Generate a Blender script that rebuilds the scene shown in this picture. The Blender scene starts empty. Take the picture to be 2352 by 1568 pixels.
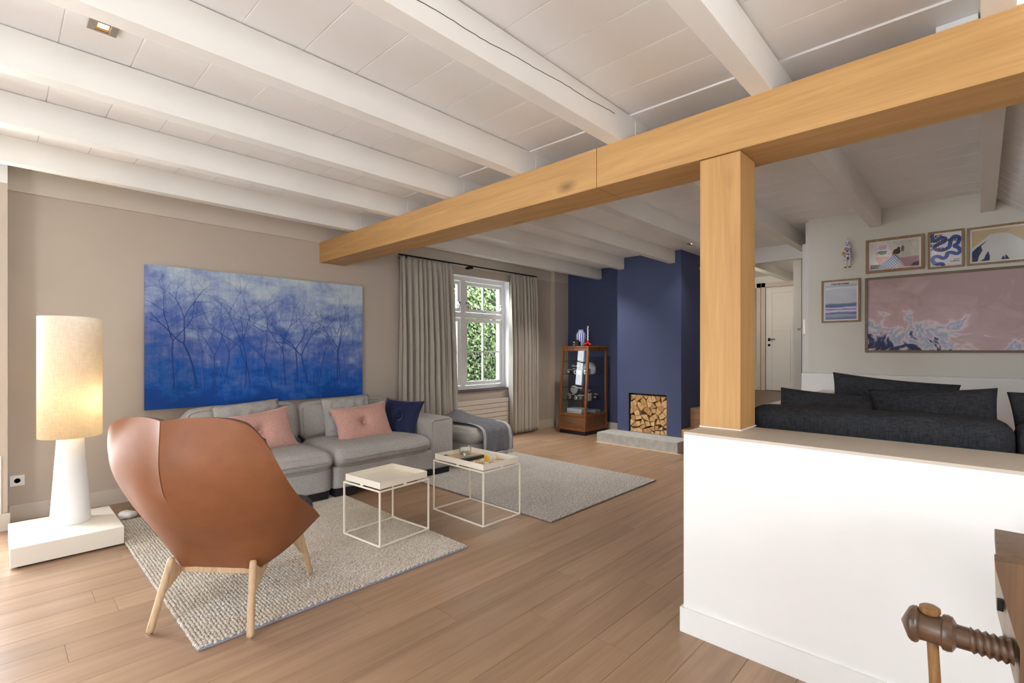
import bpy, bmesh, math, random
from math import sin, cos, pi, radians, sqrt, exp
from mathutils import Vector, Matrix, noise
import numpy as np

random.seed(7)
np.random.seed(7)
scn = bpy.context.scene
COL = scn.collection

# ------------------------------------------------------------------ camera
cam_d = bpy.data.cameras.new('camera')
cam = bpy.data.objects.new('camera', cam_d)
COL.objects.link(cam)
cam_d.sensor_width = 36.0
cam_d.lens = 1130.0 / 2352.0 * 36.0
cam_d.shift_y = 20.0 / 2352.0
cam_d.clip_start = 0.02
cam_d.clip_end = 200
cam.location = (0, 0, 1.32)
cam.rotation_euler = (radians(90), 0, radians(43.6 - 90))
scn.camera = cam

# ------------------------------------------------------------------ view, world, daylight
scn.view_settings.view_transform = 'Standard'
scn.view_settings.look = 'None'
scn.view_settings.gamma = 1.0
scn.view_settings.use_curve_mapping = False
scn.view_settings.exposure = 0.45
scn.cycles.transparent_max_bounces = 32
scn.cycles.max_bounces = 14
scn.cycles.diffuse_bounces = 8

world = bpy.data.worlds.new('world')
scn.world = world
world.use_nodes = True
wn = world.node_tree.nodes
bg = wn['Background']
bg.inputs[0].default_value = (0.86, 0.93, 1.0, 1)
bg.inputs[1].default_value = 11.0

def area_light(name, loc, rot, sx, sy, power, col):
    d = bpy.data.lights.new(name, 'AREA')
    d.shape = 'RECTANGLE'
    d.size = sx
    d.size_y = sy
    d.energy = power
    d.color = col
    o = bpy.data.objects.new(name, d)
    COL.objects.link(o)
    o.location = loc
    o.rotation_euler = rot
    return o

DAY = (0.93, 0.965, 1.0)
# daylight through unseen glazed doors of the window wall, left of the frame (facing -Y)
area_light('daylight_garden_doors', (-0.95, 5.72, 1.2), (radians(-90), 0, 0), 1.5, 2.2, 95, DAY)
# added panel over the hedge, boosts sky light through the visible window
area_light('daylight_window_boost', (4.75, 6.15, 2.95), (radians(-52), 0, 0), 1.9, 0.8, 150, DAY)
# daylight through an added, unseen tall window in the rear wall, behind the camera (facing +X)
area_light('daylight_added_rear', (-2.9, 1.3, 1.35), (0, radians(-90), 0), 2.1, 1.1, 20, (1.0, 0.985, 0.965))
# daylight through an added, unseen window in the side wall, right of the camera (facing +Y)
area_light('daylight_added_side', (0.3, -2.9, 1.5), (radians(90), 0, 0), 1.4, 1.2, 22, (1.0, 0.985, 0.965))
# daylight through an added, unseen window of the raised room (facing +Y)
area_light('daylight_raised_room', (4.2, -2.5, 1.45), (radians(90), 0, 0), 2.2, 1.3, 80, DAY)

sun_d = bpy.data.lights.new('sun', 'SUN'); sun_d.energy = 5.0; sun_d.angle = radians(3); sun_d.color = (1.0, 0.95, 0.86)
sun = bpy.data.objects.new('sun', sun_d); COL.objects.link(sun)
sun.rotation_euler = (radians(42), radians(-8), 0)      # high sun from behind the house onto the hedge

# ------------------------------------------------------------------ helpers: colour and materials
def srgb(r, g, b):
    def f(c):
        c /= 255.0
        return c / 12.92 if c <= 0.04045 else ((c + 0.055) / 1.055) ** 2.4
    return (f(r), f(g), f(b), 1.0)

def new_mat(name):
    m = bpy.data.materials.new(name)
    m.use_nodes = True
    nt = m.node_tree
    b = nt.nodes['Principled BSDF']
    return m, nt, b

def tex_coord(nt, scale=(1, 1, 1), rot=(0, 0, 0), kind='Object', rand=False):
    tc = nt.nodes.new('ShaderNodeTexCoord')
    mp = nt.nodes.new('ShaderNodeMapping')
    mp.inputs['Scale'].default_value = scale
    mp.inputs['Rotation'].default_value = rot
    nt.links.new(tc.outputs[kind], mp.inputs['Vector'])
    if rand:
        oi = nt.nodes.new('ShaderNodeObjectInfo')
        mu = nt.nodes.new('ShaderNodeMath'); mu.operation = 'MULTIPLY'; mu.inputs[1].default_value = 40
        cb = nt.nodes.new('ShaderNodeCombineXYZ')
        nt.links.new(oi.outputs['Random'], mu.inputs[0])
        for i in range(3):
            nt.links.new(mu.outputs[0], cb.inputs[i])
        nt.links.new(cb.outputs[0], mp.inputs['Location'])
    return mp.outputs[0]

def ramp(nt, stops, src, interp='LINEAR'):
    r = nt.nodes.new('ShaderNodeValToRGB')
    r.color_ramp.interpolation = interp
    els = r.color_ramp.elements
    while len(els) < len(stops):
        els.new(0.5)
    for e, (p, c) in zip(els, stops):
        e.position = p
        e.color = c
    nt.links.new(src, r.inputs[0])
    return r.outputs[0]

def nz(nt, vec, scale, detail=4, rough=0.55, dist=0.0):
    n = nt.nodes.new('ShaderNodeTexNoise')
    n.inputs['Scale'].default_value = scale
    n.inputs['Detail'].default_value = detail
    n.inputs['Roughness'].default_value = rough
    n.inputs['Distortion'].default_value = dist
    nt.links.new(vec, n.inputs['Vector'])
    return n.outputs['Fac']

def mixc(nt, fac, a, b, mode='MIX'):
    m = nt.nodes.new('ShaderNodeMix')
    m.data_type = 'RGBA'
    m.blend_type = mode
    for sock, v in ((m.inputs[0], fac), (m.inputs[6], a), (m.inputs[7], b)):
        if isinstance(v, (int, float)):
            sock.default_value = v
        elif isinstance(v, tuple):
            sock.default_value = v
        else:
            nt.links.new(v, sock)
    return m.outputs[2]

def bump(nt, b, h, strength=0.2, dist=0.01):
    n = nt.nodes.new('ShaderNodeBump')
    n.inputs['Strength'].default_value = strength
    n.inputs['Distance'].default_value = dist
    nt.links.new(h, n.inputs['Height'])
    nt.links.new(n.outputs[0], b.inputs['Normal'])

def plain(name, col, rough=0.5, metal=0.0, var=0.04, vscale=3.0, bscale=0, bstr=0.1, spec=0.5, coat=0.0):
    """painted / plain surface with a slight procedural mottling"""
    m, nt, b = new_mat(name)
    v = tex_coord(nt)
    f = nz(nt, v, vscale, 3)
    c0 = tuple(max(0, x * (1 - var)) for x in col[:3]) + (1,)
    c1 = tuple(min(1, x * (1 + var)) for x in col[:3]) + (1,)
    nt.links.new(ramp(nt, [(0.3, c0), (0.7, c1)], f), b.inputs['Base Color'])
    b.inputs['Roughness'].default_value = rough
    b.inputs['Metallic'].default_value = metal
    b.inputs['Specular IOR Level'].default_value = spec
    if coat:
        b.inputs['Coat Weight'].default_value = coat
    if bscale:
        bump(nt, b, nz(nt, v, bscale, 3), bstr, 0.004)
    return m

def wood(name, dark, light, axis=0, scale=1.0, rough=0.45, rand=False, bstr=0.08, knots=0.0, spec=0.4, contrast=0.5, varr=0.0):
    """grain stretched along one axis"""
    m, nt, b = new_mat(name)
    st = [9.0 * scale] * 3
    st[axis] = 0.55 * scale
    v = tex_coord(nt, tuple(st), rand=rand)
    g = nz(nt, v, 1.6, 5, 0.6, 0.9)
    fine = [70.0 * scale] * 3
    fine[axis] = 2.2 * scale
    v2 = tex_coord(nt, tuple(fine), rand=rand)
    g2 = nz(nt, v2, 1.5, 3, 0.6)
    mid = tuple((a + c) / 2 for a, c in zip(dark, light))
    c = ramp(nt, [(0.5 - contrast * 0.45, dark), (0.5, mid), (0.5 + contrast * 0.45, light)], g)
    c2 = ramp(nt, [(0.3, (0.80, 0.78, 0.75, 1)), (0.65, (1, 1, 1, 1))], g2)
    out = mixc(nt, 0.6, c, c2, 'MULTIPLY')
    if varr:
        oi = nt.nodes.new('ShaderNodeObjectInfo')
        rr = ramp(nt, [(0, (1 - varr, 1 - varr * 1.05, 1 - varr * 1.1, 1)), (1, (1, 1, 1, 1))], oi.outputs['Random'])
        out = mixc(nt, 1.0, out, rr, 'MULTIPLY')
    if knots:
        vk = [1.3] * 3
        vk[axis] = 0.6
        vv = tex_coord(nt, tuple(vk))
        vo = nt.nodes.new('ShaderNodeTexVoronoi')
        vo.inputs['Scale'].default_value = 2.0
        nt.links.new(vv, vo.inputs['Vector'])
        kf = ramp(nt, [(0.015, (1, 1, 1, 1)), (0.05, (0.6, 0.6, 0.6, 1)), (0.12, (0, 0, 0, 1))], vo.outputs['Distance'])
        kd = tuple(x * 0.35 for x in dark[:3]) + (1,)
        mk = mixc(nt, kf, out, kd)
        out = mixc(nt, knots, out, mk)
    nt.links.new(out, b.inputs['Base Color'])
    b.inputs['Roughness'].default_value = rough
    b.inputs['Specular IOR Level'].default_value = spec
    bump(nt, b, g2, bstr, 0.003)
    return m

def fabric(name, c0, c1, scale=220, bstr=0.35, rough=0.9, sheen=0.0, streak=True, var=None):
    m, nt, b = new_mat(name)
    va = tex_coord(nt, (1, 1, 0.12) if streak else (1, 1, 1))
    vb = tex_coord(nt, (0.14, 0.14, 1) if streak else (1.3, 1.3, 1.3))
    a = nz(nt, va, scale, 2, 0.6)
    c = nz(nt, vb, scale, 2, 0.6)
    mx = nt.nodes.new('ShaderNodeMath'); mx.operation = 'ADD'
    nt.links.new(a, mx.inputs[0]); nt.links.new(c, mx.inputs[1])
    hf = nt.nodes.new('ShaderNodeMath'); hf.operation = 'MULTIPLY'; hf.inputs[1].default_value = 0.5
    nt.links.new(mx.outputs[0], hf.inputs[0])
    col = ramp(nt, [(0.36, c0), (0.64, c1)], hf.outputs[0])
    big = nz(nt, tex_coord(nt), 5, 3)
    col = mixc(nt, 1.0, col, ramp(nt, [(0.3, (0.93, 0.93, 0.93, 1)), (0.7, (1, 1, 1, 1))], big), 'MULTIPLY')
    nt.links.new(col, b.inputs['Base Color'])
    b.inputs['Roughness'].default_value = rough
    b.inputs['Specular IOR Level'].default_value = 0.2
    if sheen:
        b.inputs['Sheen Weight'].default_value = sheen
        b.inputs['Sheen Roughness'].default_value = 0.35
    bump(nt, b, hf.outputs[0], bstr, 0.002)
    return m

def glass_sheet(name, tint=(1, 1, 1, 1), refl=0.07):
    """clear flat pane: mostly transparent with a mirror reflection that grows at grazing angles"""
    m, nt, b = new_mat(name)
    nt.nodes.remove(b)
    t = nt.nodes.new('ShaderNodeBsdfTransparent'); t.inputs[0].default_value = tint
    g = nt.nodes.new('ShaderNodeBsdfGlossy'); g.inputs['Roughness'].default_value = 0.01
    lw = nt.nodes.new('ShaderNodeLayerWeight'); lw.inputs[0].default_value = 0.5
    pw_ = nt.nodes.new('ShaderNodeMath'); pw_.operation = 'POWER'; pw_.inputs[1].default_value = 4.0
    nt.links.new(lw.outputs['Facing'], pw_.inputs[0])
    fr = nt.nodes.new('ShaderNodeMath'); fr.operation = 'MULTIPLY_ADD'; fr.inputs[1].default_value = 0.6; fr.inputs[2].default_value = refl * 0.5
    nt.links.new(pw_.outputs[0], fr.inputs[0])
    ms = nt.nodes.new('ShaderNodeMixShader')
    nt.links.new(fr.outputs[0], ms.inputs[0])
    nt.links.new(t.outputs[0], ms.inputs[1]); nt.links.new(g.outputs[0], ms.inputs[2])
    nt.links.new(ms.outputs[0], nt.nodes['Material Output'].inputs[0])
    return m

# ------------------------------------------------------------------ helpers: objects
def setp(o, label=None, cat=None, group=None, kind=None):
    if label: o['label'] = label
    if cat: o['category'] = cat
    if group: o['group'] = group
    if kind: o['kind'] = kind
    return o

def link(o, parent=None):
    COL.objects.link(o)
    if parent is not None:
        o.parent = parent
        if parent.get('_w'):
            o.matrix_parent_inverse = Matrix.Translation(-parent.location)
    return o

def thing(name, label, cat, loc, rotz=0.0, group=None, world_space=True):
    """an Empty at the base of a thing; its parts are given in room coordinates unless world_space is False"""
    o = bpy.data.objects.new(name, None)
    o.empty_display_size = 0.1
    COL.objects.link(o)
    o.location = loc
    o.rotation_euler = (0, 0, rotz)
    setp(o, label, cat, group)
    if world_space:
        WORLD_BUILT.add(o.name)
    return o

WORLD_BUILT = set()

def put(name, me, mat, parent=None, loc=None, rot=None):
    o = bpy.data.objects.new(name, me)
    COL.objects.link(o)
    if mat is not None and not me.materials:
        for mm in (mat if isinstance(mat, (list, tuple)) else [mat]):
            me.materials.append(mm)
    if loc is not None: o.location = loc
    if rot is not None: o.rotation_euler = rot
    if parent is not None:
        o.parent = parent
        root = parent
        if root.name in WORLD_BUILT:
            WORLD_BUILT.add(o.name)
            t = Vector((0, 0, 0))
            p = root
            o.matrix_parent_inverse = Matrix.Translation(-parent_world_loc(root))
    else:
        WORLD_BUILT.add(o.name)
    return o

def parent_world_loc(p):
    """where the parent's origin stands in the room (parents are never rotated when parts are room-built)"""
    if p.type == 'EMPTY':
        return Vector(p.location)
    return Vector(p.location)

def mesh(name, verts, faces, smooth=False):
    me = bpy.data.meshes.new(name)
    me.from_pydata([tuple(v) for v in verts], [], [tuple(f) for f in faces])
    me.validate()
    me.update()
    if smooth:
        for p in me.polygons:
            p.use_smooth = True
    return me

def fix(me, smooth=None, weld=0.0):
    bm = bmesh.new(); bm.from_mesh(me)
    if weld: bmesh.ops.remove_doubles(bm, verts=bm.verts, dist=weld)
    bmesh.ops.recalc_face_normals(bm, faces=bm.faces)
    bm.to_mesh(me); bm.free()
    if smooth is not None:
        for p in me.polygons: p.use_smooth = smooth
    return me

BOXF = [(0, 3, 2, 1), (4, 5, 6, 7), (0, 1, 5, 4), (1, 2, 6, 5), (2, 3, 7, 6), (3, 0, 4, 7)]

def box_verts(x0, x1, y0, y1, z0, z1):
    return [(x0, y0, z0), (x1, y0, z0), (x1, y1, z0), (x0, y1, z0), (x0, y0, z1), (x1, y0, z1), (x1, y1, z1), (x0, y1, z1)]

def box_mesh(x0, x1, y0, y1, z0, z1, bev=0.0, seg=2):
    me = mesh('box', box_verts(x0, x1, y0, y1, z0, z1), BOXF)
    if bev:
        bm = bmesh.new(); bm.from_mesh(me)
        bmesh.ops.bevel(bm, geom=bm.edges[:], offset=bev, segments=seg, profile=0.6, affect='EDGES')
        bm.to_mesh(me); bm.free()
    return me

def box(name, x0, x1, y0, y1, z0, z1, mat, parent=None, bev=0.0, seg=2):
    return put(name, box_mesh(x0, x1, y0, y1, z0, z1, bev, seg), mat, parent)

def boxes_mesh(lst, ins=0.0):
    V, Fc = [], []
    for i, b in enumerate(lst):
        if ins:
            e = ins * (i + 1)
            b = (b[0] + e, b[1] - e, b[2] + e, b[3] - e, b[4] + e, b[5] - e)
        n = len(V)
        V += box_verts(*b) if len(b) == 6 else b
        Fc += [tuple(i + n for i in f) for f in BOXF]
    return mesh('boxes', V, Fc)

def hexa(name, v8, mat, parent=None, bev=0.0):
    me = mesh(name, v8, BOXF)
    if bev:
        bm = bmesh.new(); bm.from_mesh(me)
        bmesh.ops.bevel(bm, geom=bm.edges[:], offset=bev, segments=2, profile=0.6, affect='EDGES')
        bm.to_mesh(me); bm.free()
    return put(name, me, mat, parent)

def prism_mesh(poly, axis, a0, a1):
    """polygon of (p,q) extruded along an axis: axis 0 -> (p,q)=(y,z), 1 -> (x,z), 2 -> (x,y)"""
    n = len(poly)
    def pt(p, q, a):
        return (a, p, q) if axis == 0 else ((p, a, q) if axis == 1 else (p, q, a))
    V = [pt(p, q, a0) for p, q in poly] + [pt(p, q, a1) for p, q in poly]
    Fc = [tuple(range(n)), tuple(range(2 * n - 1, n - 1, -1))]
    for i in range(n):
        j = (i + 1) % n
        Fc.append((i, i + n, j + n, j))
    return fix(mesh('prism', V, Fc))

def prism(name, poly, axis, a0, a1, mat, parent=None):
    return put(name, prism_mesh(poly, axis, a0, a1), mat, parent)

def tube_mesh(pts, r, seg=8, closed=False, caps=True):
    pts = [Vector(p) for p in pts]
    n = len(pts)
    rad = r if isinstance(r, (list, tuple)) else [r] * n
    V, Fc = [], []
    up = None
    for i, p in enumerate(pts):
        a = pts[(i - 1) % n] if (closed or i > 0) else p
        b = pts[(i + 1) % n] if (closed or i < n - 1) else p
        t = (b - a).normalized()
        if up is None:
            up = Vector((0, 0, 1)) if abs(t.z) < 0.9 else Vector((1, 0, 0))
        s = t.cross(up).normalized()
        up = s.cross(t).normalized()
        for k in range(seg):
            an = 2 * pi * k / seg
            V.append(p + (s * cos(an) + up * sin(an)) * rad[i])
    m = n if closed else n - 1
    for i in range(m):
        for k in range(seg):
            a = i * seg + k; b = i * seg + (k + 1) % seg
            c = ((i + 1) % n) * seg + (k + 1) % seg; d = ((i + 1) % n) * seg + k
            Fc.append((a, b, c, d))
    if caps and not closed:
        Fc.append(tuple(range(seg - 1, -1, -1)))
        Fc.append(tuple((n - 1) * seg + k for k in range(seg)))
    return fix(mesh('tube', V, Fc, True))

def tube(name, pts, r, mat, parent=None, seg=8, closed=False):
    return put(name, tube_mesh(pts, r, seg, closed), mat, parent)

def lathe_mesh(prof, seg=32, cx=0, cy=0, cz=0, smooth=True, axis='z'):
    """profile of (radius, height)"""
    V, Fc = [], []
    n = len(prof)
    for r, h in prof:
        for k in range(seg):
            an = 2 * pi * k / seg
            a, b = r * cos(an), r * sin(an)
            if axis == 'z': V.append((cx + a, cy + b, cz + h))
            elif axis == 'y': V.append((cx + a, cy + h, cz + b))
            else: V.append((cx + h, cy + a, cz + b))
    for i in range(n - 1):
        for k in range(seg):
            Fc.append((i * seg + k, i * seg + (k + 1) % seg, (i + 1) * seg + (k + 1) % seg, (i + 1) * seg + k))
    if prof[0][0] > 1e-5: Fc.append(tuple(range(seg - 1, -1, -1)))
    if prof[-1][0] > 1e-5: Fc.append(tuple((n - 1) * seg + k for k in range(seg)))
    me = mesh('lathe', V, Fc, smooth)
    return fix(me, smooth, 1e-6)

def lathe(name, prof, mat, parent=None, seg=32, c=(0, 0, 0), smooth=True, axis='z'):
    o = put(name, lathe_mesh(prof, seg, c[0], c[1], c[2], smooth, axis), mat, parent)
    if smooth: autosmooth(o.data, 40)
    return o

def autosmooth(me, deg):
    """mark edges sharper than deg as sharp"""
    bm = bmesh.new(); bm.from_mesh(me)
    for e in bm.edges:
        if len(e.link_faces) == 2 and e.calc_face_angle(0) > radians(deg):
            e.smooth = False
    bm.to_mesh(me); bm.free()
    return me

def grid_mesh(P, closed_u=False, smooth=True, flip=False):
    """P[i][j] array of points"""
    n, m = len(P), len(P[0])
    V = [p for row in P for p in row]
    Fc = []
    for i in range(n - 1):
        for j in range(m - 1 if not closed_u else m):
            a = i * m + j; b = i * m + (j + 1) % m; c = (i + 1) * m + (j + 1) % m; d = (i + 1) * m + j
            Fc.append((a, d, c, b) if flip else (a, b, c, d))
    return mesh('grid', V, Fc, smooth)

def soft_box_mesh(sx, sy, sz, rad, puff=(0, 0, 0), n=18, seed=0, wr=0.0, wscale=6.0):
    """upholstered block centred on the origin, rounded edges, bulging faces, small wrinkles"""
    bm = bmesh.new()
    bmesh.ops.create_cube(bm, size=2.0)
    bmesh.ops.subdivide_edges(bm, edges=bm.edges[:], cuts=n, use_grid_fill=True)
    hx, hy, hz = sx / 2, sy / 2, sz / 2
    for v in bm.verts:
        x, y, z = v.co
        def ease(t): return t + 0.12 * (t - t ** 3)
        q = Vector((ease(x) * hx, ease(y) * hy, ease(z) * hz))
        inner = Vector((max(-hx + rad, min(hx - rad, q.x)), max(-hy + rad, min(hy - rad, q.y)), max(-hz + rad, min(hz - rad, q.z))))
        d = q - inner
        if d.length > 1e-9:
            # push to the rounded surface only on the outside
            q = inner + d.normalized() * rad
        w = Vector((puff[0] * x * abs(x) * (1 - y * y) * (1 - z * z), puff[1] * y * abs(y) * (1 - x * x) * (1 - z * z), puff[2] * z * abs(z) * (1 - x ** 4) * (1 - y ** 4)))
        q += w
        if wr:
            nn = noise.noise(Vector((q.x * wscale + seed * 7.3, q.y * wscale, q.z * wscale * 0.6)))
            nn2 = noise.noise(Vector((q.x * wscale * 3 + seed * 3.1, q.y * wscale * 3, q.z * wscale)))
            q += (d.normalized() if d.length > 1e-9 else Vector((0, 0, 1))) * wr * (nn + 0.5 * nn2)
        v.co = q
    me = bpy.data.meshes.new('soft')
    bm.to_mesh(me); bm.free()
    for p in me.polygons: p.use_smooth = True
    return me

def pillow_mesh(w, h, t, n=28, seed=1, tuft=0.0, pinch=0.10, wr=0.006, power=0.42):
    """scatter cushion: x width, z height, y thickness; a button tuft in the middle if asked"""
    V, Fc = [], []
    rows = []
    for side in (1, -1):
        idx = []
        for i in range(n + 1):
            r = []
            for j in range(n + 1):
                u = -1 + 2 * i / n; v = -1 + 2 * j / n
                uu = math.copysign(abs(u) ** 0.9, u); vv = math.copysign(abs(v) ** 0.9, v)
                x = w / 2 * uu * (1 - pinch * (1 - vv * vv) * abs(uu) ** 2)
                z = h / 2 * vv * (1 - pinch * (1 - uu * uu) * abs(vv) ** 2)
                e = max(0.0, (1 - uu * uu) * (1 - vv * vv))
                y = t / 2 * e ** power
                if tuft:
                    d2 = (x * x + z * z)
                    y *= 1 - tuft * exp(-d2 / 0.0018) - 0.45 * tuft * exp(-d2 / 0.014)
                y += wr * (e ** 0.3) * noise.noise(Vector((x * 16 + seed * 5, z * 16, side * 3)))
                y += wr * 1.3 * (1 - e) * noise.noise(Vector((x * 40 + seed, z * 40, side * 9))) * (1 if e > 1e-6 else 0)
                if e <= 1e-6: y = 0
                key = len(V)
                V.append((x, side * y, z))
                r.append(key)
            idx.append(r)
        for i in range(n):
            for j in range(n):
                q = (idx[i][j], idx[i + 1][j], idx[i + 1][j + 1], idx[i][j + 1])
                Fc.append(q if side < 0 else q[::-1])
    me = mesh('pillow', V, Fc, True)
    return fix(me, True, 1e-5)

def orient(o, loc, yaw=0, tilt=0, roll=0):
    """tilt about the width axis, roll about the thickness axis, yaw about the vertical"""
    M = Matrix.Rotation(yaw, 4, 'Z') @ Matrix.Rotation(tilt, 4, 'X') @ Matrix.Rotation(roll, 4, 'Y')
    o.matrix_world = Matrix.Translation(Vector(loc)) @ M
    o.location = loc
    o.rotation_euler = M.to_euler()
    return o

def copy_tree(o, parent=None):
    c = o.copy()
    COL.objects.link(c)
    c.parent = parent
    for ch in list(o.children):
        copy_tree(ch, c)
    return c

# ------------------------------------------------------------------ materials
WHITE = plain('white_paint', srgb(224, 224, 222), 0.42, var=0.015)
CEIL = plain('ceiling_paint', srgb(238, 239, 240), 0.32, var=0.015)
JOIST = plain('joist_paint', srgb(228, 226, 221), 0.42, var=0.03, bscale=30, bstr=0.12)
TAUPE = plain('taupe_wall_paint', srgb(190, 178, 165), 0.8, var=0.02)
GREIGE = plain('greige_trim_paint', srgb(203, 194, 182), 0.5, var=0.02)
ARTW = plain('pale_wall_paint', srgb(214, 212, 204), 0.75, var=0.015)
NAVYW = plain('navy_wall_paint', srgb(66, 76, 112), 0.7, var=0.03)
CAPM = plain('beige_cap_paint', srgb(190, 180, 166), 0.4, var=0.02)
BLACKM = plain('black_metal', srgb(28, 28, 30), 0.4, 0.6)
DARKW = plain('dark_plastic', srgb(24, 24, 26), 0.5)
CHROME = plain('chrome', srgb(215, 215, 215), 0.15, 1.0)
CREAM = plain('cream_lacquer', srgb(232, 226, 212), 0.35, var=0.01)
OAK = wood('oak_beam_wood', srgb(168, 126, 74), srgb(206, 164, 108), axis=1, scale=0.9, rough=0.6, knots=0.75, contrast=0.8)
OAKV = wood('oak_post_wood', srgb(168, 126, 74), srgb(206, 164, 108), axis=2, scale=0.9, rough=0.6, knots=0.6, contrast=0.8)
FLOORM = wood('floor_oak', srgb(140, 112, 88), srgb(186, 154, 126), axis=0, scale=0.8, rough=0.36, rand=True, varr=0.16, contrast=0.8, spec=0.45)
GAPM = plain('plank_joint', srgb(196, 160, 124), 0.8)  # pale tone paints in the glint of bevelled plank edges
STEPM = wood('step_oak', srgb(150, 112, 78), srgb(190, 150, 112), axis=1, scale=0.9, rough=0.45)
DARKFLOOR = wood('hall_floor_wood', srgb(78, 60, 46), srgb(120, 94, 72), axis=1, scale=0.9, rough=0.4, rand=True, varr=0.2)
CABW = wood('cabinet_wood', srgb(96, 56, 28), srgb(158, 102, 56), axis=2, scale=1.4, rough=0.4, contrast=0.9)
FRAMEW = wood('picture_frame_oak', srgb(132, 100, 66), srgb(176, 142, 100), axis=2, scale=2.0, rough=0.55)
BENCHW = wood('old_bench_wood', srgb(62, 46, 34), srgb(132, 100, 70), axis=2, scale=1.4, rough=0.5, contrast=0.9)
SCREWW = wood('vise_screw_wood', srgb(58, 42, 32), srgb(112, 82, 58), axis=1, scale=2.0, rough=0.35, spec=0.6)
LEGW = wood('chair_leg_oak', srgb(176, 146, 112), srgb(208, 180, 146), axis=2, scale=2.2, rough=0.5)
SOFAF = fabric('grey_linen', srgb(150, 148, 146), srgb(186, 183, 180), 420, 0.25)
SOFAPIPE = fabric('grey_linen_piping', srgb(128, 122, 115), srgb(168, 162, 155), 160, 0.2)
PINK = fabric('pink_velvet', srgb(186, 140, 130), srgb(208, 166, 155), 90, 0.12, 0.75, sheen=0.6, streak=False)
NAVYV = fabric('navy_velvet', srgb(20, 28, 58), srgb(34, 44, 82), 90, 0.12, 0.6, sheen=0.7, streak=False)
CHARC = fabric('charcoal_fabric', srgb(24, 25, 28), srgb(50, 51, 55), 240, 0.3)
CURT = fabric('curtain_linen', srgb(172, 166, 156), srgb(194, 188, 178), 500, 0.12, streak=True)
THROW = fabric('grey_wool_throw', srgb(70, 72, 80), srgb(136, 138, 146), 150, 0.5, streak=False)
THROWL = plain('pale_fringe_wool', srgb(205, 205, 205), 0.9)
CONC = plain('concrete', srgb(176, 176, 172), 0.75, var=0.16, vscale=14, bscale=40, bstr=0.3)
BLACKFELT = plain('firebox_black', srgb(20, 19, 18), 0.9)  # even black lining of the fire opening
PAPER = plain('paper_white', srgb(222, 222, 226), 0.7, var=0.01)
GLASS = glass_sheet('window_glass')
VITRINE = glass_sheet('vitrine_glass', (0.97, 0.985, 0.98, 1), 0.075)
PICGLASS = glass_sheet('picture_glass', (1, 1, 1, 1), 0.05)

# ================================================================== THE SETTING
def struct(o):
    o['kind'] = 'structure'
    return o

XB0, XE, YS, YW = -2.6, 7.02, -2.6, 5.40      # rear wall, far wall, side wall, window wall

# ---- floor: every plank a piece of its own
floor = struct(box('floor', XB0 - 0.2, 7.3, YS - 0.2, YW + 0.2, -0.10, -0.004, GAPM))
PW = 0.188
rows = []
y = 0.907
while y - PW > YS: y -= PW
r_i = 0
while y < YW:
    y0, y1 = y, min(y + PW, YW)
    rng = random.Random(r_i * 13 + 5)
    x = XB0 - rng.uniform(0, 1.8)
    if abs(y + PW - 0.907) < 0.01: x = 2.069 - 2.2 * 2 - 0.3
    while x < XE:
        L = rng.choice([1.7, 2.0, 2.2, 2.2])
        a, b = max(x, XB0), min(x + L, XE)
        if b - a > 0.03:
            box('plank', a + 0.0008, b - 0.0008, y0 + 0.0009, y1 - 0.0009, -0.004, 0.0, FLOORM, floor)
        x += L
    y += PW
    r_i += 1

# ---- ceiling: boards run along Y, joists along X
def zj(X, Y):
    Yc = max(-1.0, min(5.4, Y))
    return 2.50 + 0.0089 * (Yc - 0.67) - 0.0013 * Yc * (X - 2.45)
def zc(X, Y):
    return zj(X, Y) + 0.17
def slab(x0, x1, y0, y1, f0, t, gap=0.0):
    """eight corners of a slab whose underside follows f0"""
    V = []
    for dz in (0.0, t):
        for (X, Y) in ((x0, y0), (x1, y0), (x1, y1), (x0, y1)):
            V.append((X, Y, f0(X, Y) + dz))
    return V
ceiling = struct(hexa('ceiling', slab(XB0 - 0.1, 2.62, YS - 0.1, YW + 0.1, lambda X, Y: zc(X, Y) + 0.012, 0.12), CEIL))
seams = [0.196 + 0.26 * k for k in range(-11, 27)]
hexa('ceiling_deck', slab(2.62, 7.15, -0.02, YW + 0.1, lambda X, Y: zc(X, Y) + 0.012, 0.12), CEIL, ceiling)
for i in range(len(seams) - 1):
    a, b = seams[i] + 0.0016, seams[i + 1] - 0.0016
    a = max(a, XB0); b = min(b, 7.05)
    if b - a < 0.02: continue
    ylo = YS if b < 2.6 else -0.03
    hexa('ceiling_board', slab(a, b, ylo, YW, zc, 0.012), CEIL, ceiling, 0.002)
for k, (yj, x0, x1) in enumerate([(-1.66, XB0, 2.6), (-0.87, XB0, 2.6), (-0.09, XB0, 5.81), (0.683, XB0, 5.81), (1.47, XB0, 7.0),
                                   (2.245, XB0, 7.0), (3.005, XB0, 6.372), (3.79, XB0, 6.372), (4.60, XB0, 7.015)]):
    hexa('joist', slab(x0, x1, yj, yj + 0.09, zj, 0.172), JOIST, ceiling, 0.004)

# crack in one joist and small screw plates where the joists meet the oak beam
CRACK = plain('joist_crack', srgb(92, 84, 74), 0.9)
cp = []
for i in range(60):
    t = i / 59
    X = 0.75 + 1.62 * t
    cp.append((X, 1.4685, zj(X, 1.47) + 0.055 + 0.07 * t + 0.012 * noise.noise(Vector((X * 4, 2, 0))) + 0.004 * noise.noise(Vector((X * 30, 5, 0)))))
put('joist_crack', tube_mesh(cp, 0.0015, 5), CRACK, ceiling)
for yj in (3.005, 3.79, 4.60, 2.245, 1.47):
    X = 2.60
    box('joist_plate', X - 0.005, X + 0.065, yj - 0.003, yj + 0.001, zj(X, yj) + 0.06, zj(X, yj) + 0.15, JOIST, ceiling)

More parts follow.
